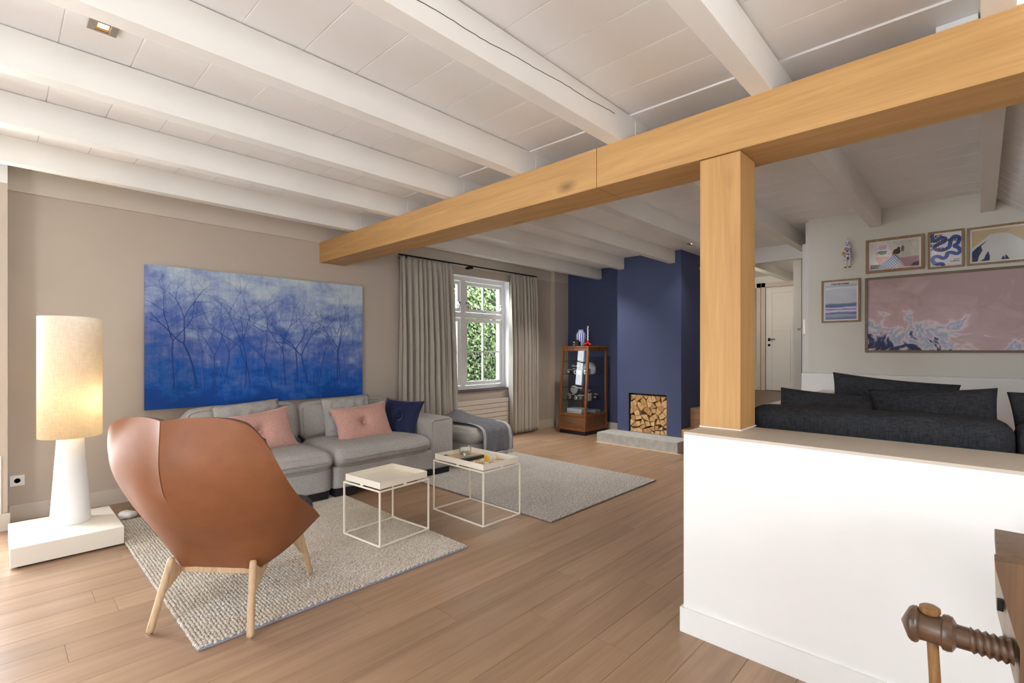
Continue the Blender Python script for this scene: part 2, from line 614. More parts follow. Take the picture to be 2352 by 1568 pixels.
# sloping ceiling of the raised room
SL = 0.96
sl_top = lambda X: zc(X, -0.02)
slope = struct(hexa('ceiling_sloped', [(2.62, -0.02, sl_top(2.6) + 0.016), (5.81, -0.02, sl_top(5.8) + 0.016), (5.81, -2.0, sl_top(5.8) - 1.98 * SL + 0.016), (2.62, -2.0, sl_top(2.6) - 1.98 * SL + 0.016),
      (2.62, -0.02, sl_top(2.6) + 0.12), (5.81, -0.02, sl_top(5.8) + 0.12), (5.81, -2.0, sl_top(5.8) - 1.98 * SL + 0.12), (2.62, -2.0, sl_top(2.6) - 1.98 * SL + 0.12)], CEIL))
xx = 2.80
while xx < 5.81:
    a, b = xx + 0.0015, min(xx + 0.20, 5.81) - 0.0015
    V = []
    for dz in (0.0, 0.012):
        for (X, Y) in ((a, -0.02), (b, -0.02), (b, -2.0), (a, -2.0)):
            V.append((X, Y, sl_top(X) + (Y + 0.02) * SL + dz))
    hexa('ceiling_board', V, CEIL, slope, 0.002)
    xx += 0.20

# ---- window wall (left in the picture), two openings
WX0, WX1, WZ0, WZ1 = 3.88, 5.61, 0.735, 2.40
DX0, DX1, DZ1 = -2.40, -0.16, 2.32
wl = struct(put('wall_left', boxes_mesh([
    (XB0 - 0.2, DX0, YW, YW + 0.3, 0, 2.8), (DX0, DX1, YW, YW + 0.3, DZ1, 2.8), (DX1, WX0, YW, YW + 0.3, 0, 2.8),
    (WX0, WX1, YW, YW + 0.3, 0, WZ0), (WX0, WX1, YW, YW + 0.3, WZ1, 2.8), (WX1, 7.2, YW, YW + 0.3, 0, 2.8)]), TAUPE))
# pier left of the lamp and corner pier beside the alcove
put('pier', boxes_mesh([(-0.16, 0.062, 5.175, YW, 0, 2.545)]), TAUPE, wl)
put('pier_top', boxes_mesh([(-0.16, 0.062, 5.175, YW, 2.545, 2.72)]), WHITE, wl)
box('pier_panel', -0.15, 0.030, 5.163, 5.175, 0.12, 0.55, WHITE, wl, 0.003)
put('corner_pier', boxes_mesh([(6.64, 7.03, 5.305, YW, 0, 2.50)]), TAUPE, wl)
put('corner_pier_top', boxes_mesh([(6.64, 7.03, 5.305, YW, 2.50, 2.72)]), GREIGE, wl)
tr = struct(hexa('trim_1', [(0.062, 5.382, 2.545), (6.64, 5.382, 2.502), (6.64, YW, 2.502), (0.062, YW, 2.545), (0.062, 5.382, 2.75), (6.64, 5.382, 2.72), (6.64, YW, 2.72), (0.062, YW, 2.75)], GREIGE))
bb = struct(put('baseboard_left', boxes_mesh([(0.062, WX0 + 0.2, 5.387, YW, 0, 0.128), (5.45, 6.64, 5.387, YW, 0, 0.128), (6.627, 6.64, 5.293, 5.40, 0, 0.128), (6.627, 7.02, 5.293, 5.305, 0, 0.128),
     (0.050, 0.075, 5.163, YW, 0, 0.128), (-0.16, 0.075, 5.160, 5.175, 0, 0.128)]), GREIGE))

# ---- far wall with alcove and chimney breast
wf = struct(put('wall_far', boxes_mesh([(7.02, 7.22, 3.0, YW + 0.3, 0, 2.8)]), NAVYW))
CX, CY0, CY1 = 6.37, 2.92, 3.905
FY0, FY1, FZ0, FZ1 = 3.125, 3.715, 0.143, 0.70
put('chimney_breast', boxes_mesh([(CX, 7.02, CY0, FY0, 0, 2.75), (CX, 7.02, FY1, CY1, 0, 2.75), (CX, 7.02, FY0, FY1, FZ1, 2.75), (CX, 7.02, FY0, FY1, 0, FZ0 - 0.002)]), NAVYW, wf)
put('firebox', boxes_mesh([(6.90, 7.0, FY0, FY1, FZ0, FZ1), (CX + 0.004, 6.95, FY0, FY0 + 0.004, FZ0, FZ1), (CX + 0.004, 6.95, FY1 - 0.004, FY1, FZ0, FZ1), (CX + 0.004, 6.95, FY0, FY1, FZ1 - 0.004, FZ1)]), BLACKFELT, wf)
struct(put('baseboard_far', boxes_mesh([(7.006, 7.02, CY1, 5.293, 0, 0.128), (6.37, 7.02, CY1, CY1 + 0.013, 0, 0.10)]), GREIGE))

# ---- hidden sides of the room, so that daylight comes in through openings only
struct(put('wall_back', boxes_mesh([(XB0 - 0.2, XB0, YS - 0.2, 0.7, 0, 2.8), (XB0 - 0.2, XB0, 1.9, YW + 0.3, 0, 2.8), (XB0 - 0.2, XB0, 0.7, 1.9, 0, 0.25), (XB0 - 0.2, XB0, 0.7, 1.9, 2.42, 2.8)]), TAUPE))
struct(put('wall_right', boxes_mesh([(XB0 - 0.2, -0.4, YS - 0.2, YS, 0, 2.8), (1.0, 2.62, YS - 0.2, YS, 0, 2.8), (-0.4, 1.0, YS - 0.2, YS, 0, 0.9), (-0.4, 1.0, YS - 0.2, YS, 2.1, 2.8)]), TAUPE))

# ---- half wall that carries the post
hw = struct(put('wall_half', boxes_mesh([(2.235, 2.61, YS, 1.012, 0, 0.925)]), WHITE))
box('cap', 2.235, 2.61, YS, 1.012, 0.925, 0.937, CAPM, hw)
struct(put('baseboard_right', boxes_mesh([(2.222, 2.235, YS, 1.025, 0, 0.114), (2.235, 2.61, 1.012, 1.025, 0, 0.114)]), WHITE))

# ---- raised room beyond the half wall
UF = 0.52
pl = struct(box('floor_raised', 2.61, 6.65, -2.3, 1.0, 0.0, UF, STEPM))
aw = struct(put('wall_art', boxes_mesh([(5.81, 5.93, -2.3, 1.29, UF, 2.72)]), ARTW))
box('ledge', 5.70, 5.81, -2.3, 1.33, UF, 1.088, WHITE, aw, 0.003)
struct(put('wall_knee', boxes_mesh([(2.61, 3.1, -2.3, -2.0, UF, 0.9), (2.61, 3.1, -2.2, -2.0, 0.9, 2.5), (5.3, 5.93, -2.2, -2.0, 0.9, 2.5), (3.1, 5.3, -2.3, -2.0, UF, 0.75), (3.1, 5.3, -2.2, -2.0, 2.15, 2.5)]), ARTW))

# ---- steps and hall
st = thing('staircase', 'two oak steps rising beside the navy chimney breast', 'steps', (6.4, 2.2, 0))
box('step', CX + 0.002, 6.65, 1.32, CY0 - 0.003, 0.0, 0.255, STEPM, st, 0.003)
box('step', 6.65, 7.02, 1.02, CY0 - 0.003, 0.0, UF, STEPM, st, 0.003)
hf = struct(put('floor_hall', boxes_mesh([(7.02, 10.75, -0.2, 2.98, 0.0, UF - 0.01), (7.22, 10.75, 2.98, 4.4, 0.0, UF - 0.01)]), GAPM))
yy = -0.2
i = 0
while yy < 4.4:
    rng = random.Random(i + 99)
    x = 7.02 if yy < 2.8 else 7.22
    while x < 10.63:
        L = rng.choice([0.9, 1.3, 1.8]); b = min(x + L, 10.63)
        box('plank', x + 0.001, b - 0.001, yy + 0.001, min(yy + 0.16, 4.4) - 0.001, UF - 0.01, UF, DARKFLOOR, hf)
        x += L
    yy += 0.16; i += 1
struct(put('wall_hall', boxes_mesh([(10.63, 10.75, -0.3, 2.30, UF, 2.9), (10.63, 10.75, 3.16, 3.24, UF, 2.9), (10.63, 10.75, 2.30, 3.16, 2.62, 2.9), (10.63, 10.75, 3.24, 4.1, 2.62, 2.9), (10.63, 10.75, 4.1, 4.5, UF, 2.9),
    (7.22, 10.7, 4.4, 4.5, UF, 2.9), (7.22, 10.7, -0.3, -0.2, UF, 2.9), (7.02, 7.22, -0.3, 1.36, UF, 2.9), (11.6, 11.7, 2.0, 4.5, 0, 2.9), (10.66, 10.75, 2.30, 3.16, UF, 2.62), (10.75, 11.7, 3.10, 3.16, 0, 2.9), (10.75, 11.7, 4.4, 4.5, 0, 2.9), (10.75, 11.7, 3.1, 4.5, 0.3, UF), (5.93, 7.22, 1.22, 1.345, 0, 2.80)]), WHITE))
hc = struct(put('ceiling_hall', boxes_mesh([(7.1, 11.7, -0.3, 4.5, 2.80, 2.92)]), WHITE))
box('joist', 7.22, 10.63, 2.62, 2.74, 2.66, 2.80, JOIST, hc, 0.004)
box('joist', 7.22, 10.63, 1.55, 1.67, 2.66, 2.80, JOIST, hc, 0.004)
tr2 = struct(put('trim_2', boxes_mesh([(7.0, 7.10, 1.36, CY0, 2.485, 2.80)]), WHITE))
box('head_casing', 6.975, 7.0, 1.42, CY0, 2.475, 2.515, WHITE, tr2, 0.003)

# panelled hall door with lever handle and casing
def panel_door(name, X, y0, y1, z0, z1, mat):
    d = bpy.data.objects.new(name, None); COL.objects.link(d); d.location = (X, (y0 + y1) / 2, z0); d['kind'] = 'structure'; WORLD_BUILT.add(d.name)
    box('slab', X + 0.012, X + 0.04, y0, y1, z0, z1, mat, d)
    s = 0.11
    zm = z0 + (z1 - z0) * 0.60
    ym = (y0 + y1) / 2
    stiles = [(X, X + 0.02, y0, y0 + s, z0, z1), (X, X + 0.02, y1 - s, y1, z0, z1), (X, X + 0.02, y0 + s, y1 - s, z0, z0 + 0.16), (X, X + 0.02, y0 + s, y1 - s, z1 - s, z1),
              (X, X + 0.02, y0 + s, y1 - s, zm - 0.05, zm + 0.06), (X, X + 0.02, ym - 0.05, ym + 0.05, z0 + 0.16, zm - 0.05)]
    for b in stiles:
        box('rail', *b, mat, d, 0.004)
    return d
d1 = panel_door('door_1', 10.60, 2.32, 3.10, UF + 0.01, 2.56, WHITE)
lev = box('rose', 10.585, 10.60, 3.02, 3.06, 1.50, 1.56, BLACKM, d1, 0.003)
tube('lever', [(10.575, 3.04, 1.535), (10.55, 3.04, 1.535), (10.55, 2.92, 1.535)], 0.009, BLACKM, lev)
box('keyhole_plate', 10.585, 10.60, 3.02, 3.06, 1.40, 1.445, BLACKM, d1, 0.003)
struct(put('trim_3', boxes_mesh([(10.585, 10.63, 3.11, 3.18, UF, 2.66), (10.585, 10.63, 2.25, 3.18, 2.575, 2.66), (10.59, 10.63, 3.20, 3.27, UF, 2.66), (10.59, 10.63, 3.20, 4.0, 2.575, 2.66), (10.585, 10.63, 2.24, 2.31, UF, 2.66)]), GREIGE))

# white door leaf of the hall, standing open, seen edge-on
d2 = bpy.data.objects.new('door_2', None); COL.objects.link(d2); d2.location = (6.6, 1.41, UF); d2['kind'] = 'structure'; WORLD_BUILT.add(d2.name)
box('leaf', 6.15, 7.0, 1.385, 1.428, UF + 0.01, 2.49, WHITE, d2, 0.002)
hr = box('rose', 6.19, 6.235, 1.428, 1.436, 1.50, 1.62, CHROME, d2, 0.002)
tube('lever', [(6.21, 1.43, 1.555), (6.21, 1.48, 1.555), (6.31, 1.485, 1.555)], 0.009, CHROME, hr)
box('latch_plate', 6.147, 6.151, 1.397, 1.416, 1.50, 1.66, CHROME, d2)

# ---- oak beam and post
ob = thing('oak_beam', 'long pale oak ceiling beam with a butt joint, carried by the post', 'beam', (2.6, 1.5, 2.28))
def beam_pts(y0, y1):
    V = []
    for top in (0, 1):
        for (Y, back) in ((y1, 0), (y0, 0), (y0, 1), (y1, 1)):
            X = 2.52 - 0.0205 * (5.40 - Y) + (0.30 if back else 0)
            Z = (2.533 - 0.0063 * (5.40 - Y)) if top else (2.305 - 0.0075 * (5.40 - Y))
            V.append((X, Y, Z))
    return V
hexa('timber', beam_pts(1.640, 5.398), OAK, ob, 0.004)
hexa('timber', beam_pts(-2.55, 1.6375), OAK, ob, 0.004)
op = thing('oak_post', 'square pale oak post standing on the white half wall', 'post', (2.54, 0.92, 0.937))
box('shaft', 2.438, 2.648, 0.825, 1.02, 0.9395, 2.268, OAKV, op, 0.004)
PUTTY = plain('plaster_bead', srgb(224, 220, 214), 0.8, bscale=60, bstr=0.5)
box('bead', 2.432, 2.652, 0.820, 1.0215, 0.937, 0.943, PUTTY, op, 0.002)

# ---- window_1 with casements, panes and handles
w1 = bpy.data.objects.new('window_1', None); COL.objects.link(w1); w1.location = (4.74, 5.5, WZ0); w1['kind'] = 'structure'; WORLD_BUILT.add(w1.name)
WF = plain('window_paint', srgb(236, 236, 238), 0.35, var=0.01)
put('reveal', boxes_mesh([(WX1 - 0.004, WX1 + 0.002, YW - 0.002, 5.56, WZ0, WZ1), (WX0 - 0.002, WX0 + 0.004, YW - 0.002, 5.56, WZ0, WZ1), (WX0, WX1, YW - 0.002, 5.56, WZ1 - 0.004, WZ1 + 0.002)]), WF, w1)
f0, f1 = 5.50, 5.58
wm = 4.735
put('frame', boxes_mesh([(WX0, WX0 + 0.06, f0, f1, WZ0, WZ1), (WX1 - 0.06, WX1, f0, f1, WZ0, WZ1), (WX0, WX1, f0, f1, WZ1 - 0.06, WZ1), (WX0, WX1, f0, f1, WZ0, WZ0 + 0.06),
     (wm - 0.045, wm + 0.045, f0, f1, WZ0, WZ1), (WX0, WX1, f0, f1, 1.80, 1.875)], 0.0003), WF, w1)
def casement(x0, x1, z0, z1, hbar):
    c = put('casement', boxes_mesh([(x0, x0 + 0.045, 5.515, 5.565, z0, z1), (x1 - 0.045, x1, 5.515, 5.565, z0, z1), (x0, x1, 5.515, 5.565, z0, z0 + 0.05), (x0, x1, 5.515, 5.565, z1 - 0.05, z1)], 0.0003), WF, w1)
    xm = (x0 + x1) / 2
    xs = [x0 + 0.045, xm, x1 - 0.045]
    zs = [z0 + 0.05, (z0 + z1) / 2, z1 - 0.05] if hbar else [z0 + 0.05, z1 - 0.05]
    bars = [(xm - 0.012, xm + 0.012, 5.525, 5.555, z0 + 0.05, z1 - 0.05)]
    if hbar: bars.append((x0 + 0.045, x1 - 0.045, 5.525, 5.555, zs[1] - 0.012, zs[1] + 0.012))
    for b in bars: box('glazing_bar', *b, WF, c)
    for i in range(2):
        for k in range(len(zs) - 1):
            box('pane', xs[i], xs[i + 1], 5.538, 5.542, zs[k], zs[k + 1], GLASS, c)
    return c
for (x0, x1) in ((WX0 + 0.065, wm - 0.05), (wm + 0.05, WX1 - 0.065)):
    up = casement(x0, x1, 1.885, WZ1 - 0.07, False)
    lo = casement(x0, x1, WZ0 + 0.07, 1.79, True)
    for xh, sg in ((x0 + 0.02, 1), (x1 - 0.02, -1)):
        h = box('stay', xh - 0.02, xh + 0.02, 5.495, 5.515, 1.985, 2.03, CHROME, up, 0.004)
        tube('lever', [(xh, 5.49, 2.01), (xh + sg * 0.02, 5.475, 1.98), (xh + sg * 0.05, 5.475, 1.91)], 0.008, CHROME, h, 6)
    xm = (x0 + x1) / 2
    h = box('catch', xm - 0.03, xm + 0.03, 5.495, 5.515, 1.90, 1.925, CHROME, up, 0.003)
    tube('lever', [(xm - 0.03, 5.485, 1.912), (xm + 0.07, 5.48, 1.912), (xm + 0.10, 5.475, 1.93)], 0.007, CHROME, h, 6)
SILL = plain('dark_stone_sill', srgb(92, 92, 98), 0.25, var=0.1)
box('sill', WX0 - 0.05, WX1 + 0.04, 5.375, 5.51, WZ0 - 0.028, WZ0, SILL, w1, 0.003)

# unseen glazed doors left of the frame and other windows, added for daylight, simple frames
for nm, bars in (('window_2', [(DX0, DX0 + 0.07, 5.5, 5.57, 0, DZ1), (DX1 - 0.07, DX1, 5.5, 5.57, 0, DZ1), (-1.32, -1.24, 5.5, 5.57, 0, DZ1), (DX0, DX1, 5.5, 5.57, DZ1 - 0.07, DZ1), (DX0, DX1, 5.5, 5.57, 0, 0.09)]),
                 ('window_3', [(-2.75, -2.68, 0.7, 0.77, 0.25, 2.42), (-2.75, -2.68, 1.83, 1.9, 0.25, 2.42), (-2.75, -2.68, 1.26, 1.34, 0.25, 2.42), (-2.75, -2.68, 0.7, 1.9, 0.25, 0.33), (-2.75, -2.68, 0.7, 1.9, 2.34, 2.42)]),
                 ('window_4', [(-0.4, -0.33, -2.75, -2.68, 0.9, 2.1), (0.93, 1.0, -2.75, -2.68, 0.9, 2.1), (0.26, 0.34, -2.75, -2.68, 0.9, 2.1), (-0.4, 1.0, -2.75, -2.68, 0.9, 0.98), (-0.4, 1.0, -2.75, -2.68, 2.02, 2.1)]),
                 ('window_5', [(3.1, 3.17, -2.2, -2.13, 0.75, 2.15), (5.23, 5.3, -2.2, -2.13, 0.75, 2.15), (4.16, 4.24, -2.2, -2.13, 0.75, 2.15), (3.1, 5.3, -2.2, -2.13, 0.75, 0.83), (3.1, 5.3, -2.2, -2.13, 2.07, 2.15)])):
    struct(put(nm, boxes_mesh(bars, 0.0003), WF))

# ================================================================== FRONT HALF OF THE ROOM
# ---- white plinth and lamp
PLM = plain('plinth_lacquer', srgb(226, 220, 208), 0.3, var=0.01)
pt = thing('plinth', 'low cream plinth on the floor under the tall lamp', 'plinth', (0.33, 4.52, 0))
box('body', 0.060, 0.602, 4.205, 4.842, 0.012, 0.128, PLM, pt, 0.003)
for (x, y) in ((0.12, 4.26), (0.54, 4.26), (0.12, 4.78), (0.54, 4.78)):
    box('foot', x - 0.03, x + 0.03, y - 0.03, y + 0.03, 0.0, 0.012, DARKW, pt)

def shade_mat():
    m, nt, b = new_mat('linen_shade')
    v1 = tex_coord(nt, (1, 1, 0.08)); v2 = tex_coord(nt, (0.08, 0.08, 1))
    a = nz(nt, v1, 260, 2); c = nz(nt, v2, 260, 2)
    ad = nt.nodes.new('ShaderNodeMath'); ad.operation = 'ADD'
    nt.links.new(a, ad.inputs[0]); nt.links.new(c, ad.inputs[1])
    h = nt.nodes.new('ShaderNodeMath'); h.operation = 'MULTIPLY'; h.inputs[1].default_value = 0.5
    nt.links.new(ad.outputs[0], h.inputs[0])
    col = ramp(nt, [(0.36, srgb(234, 226, 212)), (0.64, srgb(250, 246, 238))], h.outputs[0])
    nt.nodes.remove(b)
    d = nt.nodes.new('ShaderNodeBsdfDiffuse'); t = nt.nodes.new('ShaderNodeBsdfTranslucent')
    nt.links.new(col, d.inputs[0]); nt.links.new(col, t.inputs[0])
    ms = nt.nodes.new('ShaderNodeMixShader'); ms.inputs[0].default_value = 0.42
    nt.links.new(d.outputs[0], ms.inputs[1]); nt.links.new(t.outputs[0], ms.inputs[2])
    nt.links.new(ms.outputs[0], nt.nodes['Material Output'].inputs[0])
    return m
SHADE = shade_mat()
LAMPW = plain('lamp_base_white', srgb(236, 236, 236), 0.3, var=0.005)
LX, LY = 0.362, 4.60
lp = thing('floor_lamp', 'tall lamp with white cone base and cylindrical linen shade, lit', 'lamp', (LX, LY, 0.128))
lathe('base', [(0.0, 0.128), (0.110, 0.128), (0.112, 0.135), (0.105, 0.22), (0.068, 0.80), (0.03, 0.81), (0.03, 0.86), (0.0, 0.86)], LAMPW, lp, 40, (LX, LY, 0))
def sh_prof(r, z0, z1, t=0.003):
    return [(r, z0), (r, z1), (r - t, z1), (r - t, z0), (r, z0)]
lathe('shade', sh_prof(0.172, 0.722, 1.550), SHADE, lp, 56, (LX, LY, 0))
tube('shade_ring', [(LX + 0.170 * cos(a * pi / 24), LY + 0.170 * sin(a * pi / 24), 1.547) for a in range(48)], 0.003, LAMPW, lp, 6, True)
tube('spider', [(LX - 0.168, LY, 1.30), (LX, LY, 1.28), (LX + 0.168, LY, 1.30)], 0.003, CHROME, lp, 6)
tube('stem', [(LX, LY, 0.86), (LX, LY, 1.28)], 0.008, CHROME, lp, 8)
BULB, bnt, bb_ = new_mat('bulb_glow')
bb_.inputs['Emission Color'].default_value = (1.0, 0.72, 0.38, 1); bb_.inputs['Emission Strength'].default_value = 25
lathe('bulb', [(0.0, -0.05), (0.02, -0.045), (0.034, -0.01), (0.03, 0.025), (0.015, 0.045), (0.0, 0.05)], BULB, lp, 16, (LX + 0.06, LY - 0.05, 1.03))
pd = bpy.data.lights.new('lamp_light', 'POINT'); pd.energy = 8; pd.color = (1.0, 0.76, 0.45); pd.shadow_soft_size = 0.05
po = bpy.data.objects.new('lamp_light', pd); COL.objects.link(po); po.location = (LX + 0.065, LY - 0.055, 0.96)

# floor switch of the lamp with its flex
sw = thing('foot_switch', 'white oval foot switch on the floor beside the plinth', 'switch', (0.71, 4.88, 0))
me = soft_box_mesh(0.075, 0.14, 0.05, 0.024, (0, 0, 0.004), 8)
o = put('housing', me, LAMPW, sw, (0.72, 4.86, 0.026), (0, 0, 0.5))
tube('flex', [(0.615, 4.90, 0.004), (0.64, 4.885, 0.004), (0.68, 4.85, 0.006), (0.70, 4.83, 0.012)], 0.003, LAMPW, sw, 6)
tube('flex', [(LX + 0.1, LY + 0.05, 0.1315), (0.42, 4.75, 0.1315), (0.44, 4.845, 0.1315), (0.45, 4.848, 0.125), (0.46, 4.85, 0.02), (0.50, 4.88, 0.004), (0.60, 4.90, 0.004)], 0.003, LAMPW, lp, 6)

# socket on the wall
so = thing('wall_socket', 'square white wall socket left of the lamp', 'socket', (0.117, 5.40, 0.31))
box('plate', 0.075, 0.158, 5.390, 5.40, 0.271, 0.354, LAMPW, so, 0.003)
box('insert', 0.088, 0.145, 5.387, 5.391, 0.284, 0.341, LAMPW, so, 0.002)
lathe('cup', [(0.021, 0.0), (0.021, -0.004), (0.0185, -0.004), (0.0175, 0.0025), (0.0, 0.0025)], LAMPW, so, 24, (0.117, 5.387, 0.3125), True, 'y')
for dx in (-0.0095, 0.0095):
    lathe('pin_hole', [(0.0, -0.0006), (0.003, -0.0006), (0.003, 0.001), (0.0, 0.001)], DARKW, so, 10, (0.117 + dx, 5.388, 0.3125), False, 'y')

# ---- large blue painting
def painting_mat():
    m, nt, b = new_mat('misty_blue_canvas')
    tc = nt.nodes.new('ShaderNodeTexCoord')
    sx = nt.nodes.new('ShaderNodeSeparateXYZ'); nt.links.new(tc.outputs['Object'], sx.inputs[0])
    v = tex_coord(nt)
    cloud = nz(nt, tex_coord(nt, (1, 1, 1.5)), 2.6, 8, 0.62, 0.6)
    tuft = nz(nt, tex_coord(nt, (1, 1, 1.9)), 7.0, 6, 0.65)
    drip = nz(nt, tex_coord(nt, (1, 1, 0.10)), 26, 5, 0.7)
    fine = nz(nt, v, 90, 4, 0.8, 1.5)
    def ma(op, a, c):
        n = nt.nodes.new('ShaderNodeMath'); n.operation = op
        for s_, x in zip(n.inputs, (a, c)):
            if isinstance(x, (int, float)): s_.default_value = x
            else: nt.links.new(x, s_)
        return n.outputs[0]
    # brightness: height in the canvas, lighter toward the upper right
    hz = ma('SUBTRACT', ma('MULTIPLY', sx.outputs[2], 0.62), 0.50)
    hx = ma('MULTIPLY', ma('SUBTRACT', sx.outputs[0], 1.95), 0.055)
    base = ma('ADD', hz, hx)
    k = ma('ADD', base, ma('MULTIPLY', ma('SUBTRACT', cloud, 0.5), 1.05))
    k = ma('ADD', k, ma('MULTIPLY', ma('SUBTRACT', tuft, 0.5), 0.62))
    k = ma('ADD', k, ma('MULTIPLY', ma('SUBTRACT', drip, 0.5), 0.40))
    k = ma('ADD', k, ma('MULTIPLY', ma('SUBTRACT', fine, 0.5), 0.34))
    col = ramp(nt, [(0.0, srgb(28, 76, 160)), (0.14, srgb(34, 96, 182)), (0.30, srgb(80, 106, 178)), (0.46, srgb(116, 136, 190)), (0.64, srgb(152, 170, 206)), (0.88, srgb(190, 206, 216))], k)
    nt.links.new(col, b.inputs['Base Color'])
    b.inputs['Roughness'].default_value = 0.75
    b.inputs['Specular IOR Level'].default_value = 0.25
    return m
PAINT = painting_mat()
pn = thing('wall_painting', 'large unframed blue painting of misty trees above the sofa', 'painting', (1.96, 5.36, 0.785))
PX0, PX1, PZ0, PZ1 = 0.912, 3.03, 0.786, 2.083
box('canvas', PX0, PX1, 5.355, 5.385, PZ0, PZ1, PAINT, pn, 0.002)
box('batten', PX0 + 0.1, PX1 - 0.1, 5.385, 5.399, PZ1 - 0.2, PZ1 - 0.1, WHITE, pn)
TREE = plain('painted_tree_blue', srgb(34, 66, 142), 0.8, var=0.1)
TREE2 = plain('painted_far_tree_blue', srgb(66, 94, 164), 0.8, var=0.1)
def tree_lines(x, z, h, rng, V, Fc, w0):
    def seg(p, q, w1, w2):
        d = (q - p); L = d.length
        if L < 1e-5: return
        nrm = Vector((-d.y, d.x)) / L
        n = len(V)
        for a, ww in ((p, w1), (q, w2)):
            V.append((a.x + nrm.x * ww, a.y + nrm.y * ww)); V.append((a.x - nrm.x * ww, a.y - nrm.y * ww))
        Fc.append((n, n + 1, n + 3, n + 2))
    def grow(p, ang, L, w, d):
        if d == 0 or w < 0.0006: return
        q = p
        for i in range(5):
            ang += rng.uniform(-0.16, 0.16)
            r = q + Vector((sin(ang), cos(ang))) * L / 5
            if not (PX0 + 0.01 < r.x < PX1 - 0.01 and PZ0 + 0.01 < r.y < PZ1 - 0.01): return
            seg(q, r, w * (1 - i * 0.07), w * (1 - (i + 1) * 0.07)); q = r
        for s_ in (-1, 1):
            grow(q, ang + s_ * rng.uniform(0.25, 0.65), L * rng.uniform(0.55, 0.78), w * 0.58, d - 1)
    grow(Vector((x, z)), rng.uniform(-0.12, 0.12), h, w0, 6)
for nm, mt, n_, yoff, sd, wr_ in (('far_trees', TREE2, 16, 5.3545, 3, (0.003, 0.006)), ('near_trees', TREE, 13, 5.3540, 11, (0.004, 0.010))):
    rng = random.Random(sd)
    V, Fc = [], []
    for i in range(n_):
        x = PX0 + 0.15 + (PX1 - PX0 - 0.3) * (i + rng.uniform(0.1, 0.9)) / n_
        tree_lines(x, PZ0 + rng.uniform(0.12, 0.22), rng.uniform(0.26, 0.46), rng, V, Fc, rng.uniform(*wr_))
    put(nm, mesh(nm, [(a, yoff, b) for a, b in V], Fc), mt, pn)

# ---- lounge chair: leather shell on an oak frame
SH = [
 [(0, .13, .262), (.11, .13, .262), (.205, .14, .265), (.315, .22, .34), (.415, .335, .455)],
 [(0, .03, .40), (.13, .035, .40), (.25, .08, .41), (.36, .15, .455), (.425, .235, .53)],
 [(0, -.150, .61), (.15, -.12, .61), (.275, -.04, .605), (.375, .035, .605), (.424, .09, .635)],
 [(0, -.222, .80), (.15, -.19, .815), (.285, -.135, .815), (.365, -.078, .80), (.405, -.03, .79)],
 [(0, -.22, 1.025), (.10, -.185, 1.034), (.20, -.155, 1.03), (.30, -.135, 1.004), (.374, -.097, .955)]]
SHA = np.array(SH)
def cr(p0, p1, p2, p3, t):
    return .5 * ((2 * p1) + (-p0 + p2) * t + (2 * p0 - 5 * p1 + 4 * p2 - p3) * t * t + (-p0 + 3 * p1 - 3 * p2 + p3) * t ** 3)
def interp(P, u, left=None):
    n = len(P) - 1; s_ = min(u * n, n - 1e-9); i = int(s_); t = s_ - i
    p0 = P[i - 1] if i > 0 else (left if left is not None else 2 * P[0] - P[1])
    p3 = P[i + 2] if i + 2 <= n else 2 * P[n] - P[n - 1]
    return cr(p0, P[i], P[i + 1], p3, t)
def shell_pt(u, v):
    row = [interp(SHA[:, j], v) for j in range(5)]
    w = min(max((v * 4 - 2.35) / 0.18, 0), 1)
    sm = row[1] * np.array([-1, 1, 1]); s2 = 2 * row[0] - row[1]
    p = interp(row, abs(u), sm * (1 - w) + s2 * w)
    # raised fold of the seam above the dart
    p = p + np.array([0, -0.012 * w * exp(-(abs(u) / 0.10) ** 1.0), 0])
    # sewn seam: a fine groove on the fold
    if abs(u) < 0.004: p = p + np.array([0, 0.006 * w, 0])
    return np.array([p[0] * (1 if u >= 0 else -1), p[1], p[2]])
NU, NV = 96, 72
us = sorted(set([round(-1 + 2 * i / NU, 5) for i in range(NU + 1)] + [-0.012, -0.004, 0.004, 0.012]))
def round_corner(u, v, rho=0.24):
    a = (abs(u) - (1 - rho)) / rho; b = (v - (1 - rho)) / rho
    if a <= 0 or b <= 0: return u, v
    a2, b2 = a * sqrt(1 - b * b / 2), b * sqrt(1 - a * a / 2)
    return math.copysign(1 - rho + rho * a2, u), 1 - rho + rho * b2
P = np.array([[shell_pt(*round_corner(u, j / NV)) for u in us] for j in range(NV + 1)])
def grid_normals(P):
    du = np.gradient(P, axis=1); dv = np.gradient(P, axis=0)
    n = np.cross(du, dv); n /= (np.linalg.norm(n, axis=2, keepdims=True) + 1e-9)
    return n
Nn = grid_normals(P)
if Nn[NV // 2, len(us) // 2 + 10, 1] < 0: Nn = -Nn          # normals point forward, into the seat
def shell_mesh(a, b):
    A_ = P + Nn * a; B_ = P + Nn * b
    n, m = A_.shape[:2]
    V = [tuple(x) for x in A_.reshape(-1, 3)] + [tuple(x) for x in B_.reshape(-1, 3)]
    Fc = []
    k = n * m
    for i in range(n - 1):
        for j in range(m - 1):
            q = (i * m + j, i * m + j + 1, (i + 1) * m + j + 1, (i + 1) * m + j)
            Fc.append(q); Fc.append(tuple(x + k for x in q[::-1]))
    ring = [j for j in range(m)] + [i * m + m - 1 for i in range(1, n)] + [(n - 1) * m + j for j in range(m - 2, -1, -1)] + [i * m for i in range(n - 2, 0, -1)]
    for i, a_ in enumerate(ring):
        b_ = ring[(i + 1) % len(ring)]
        Fc.append((a_, b_, b_ + k, a_ + k))
    return autosmooth(fix(mesh('shell', V, Fc, True), True), 50)
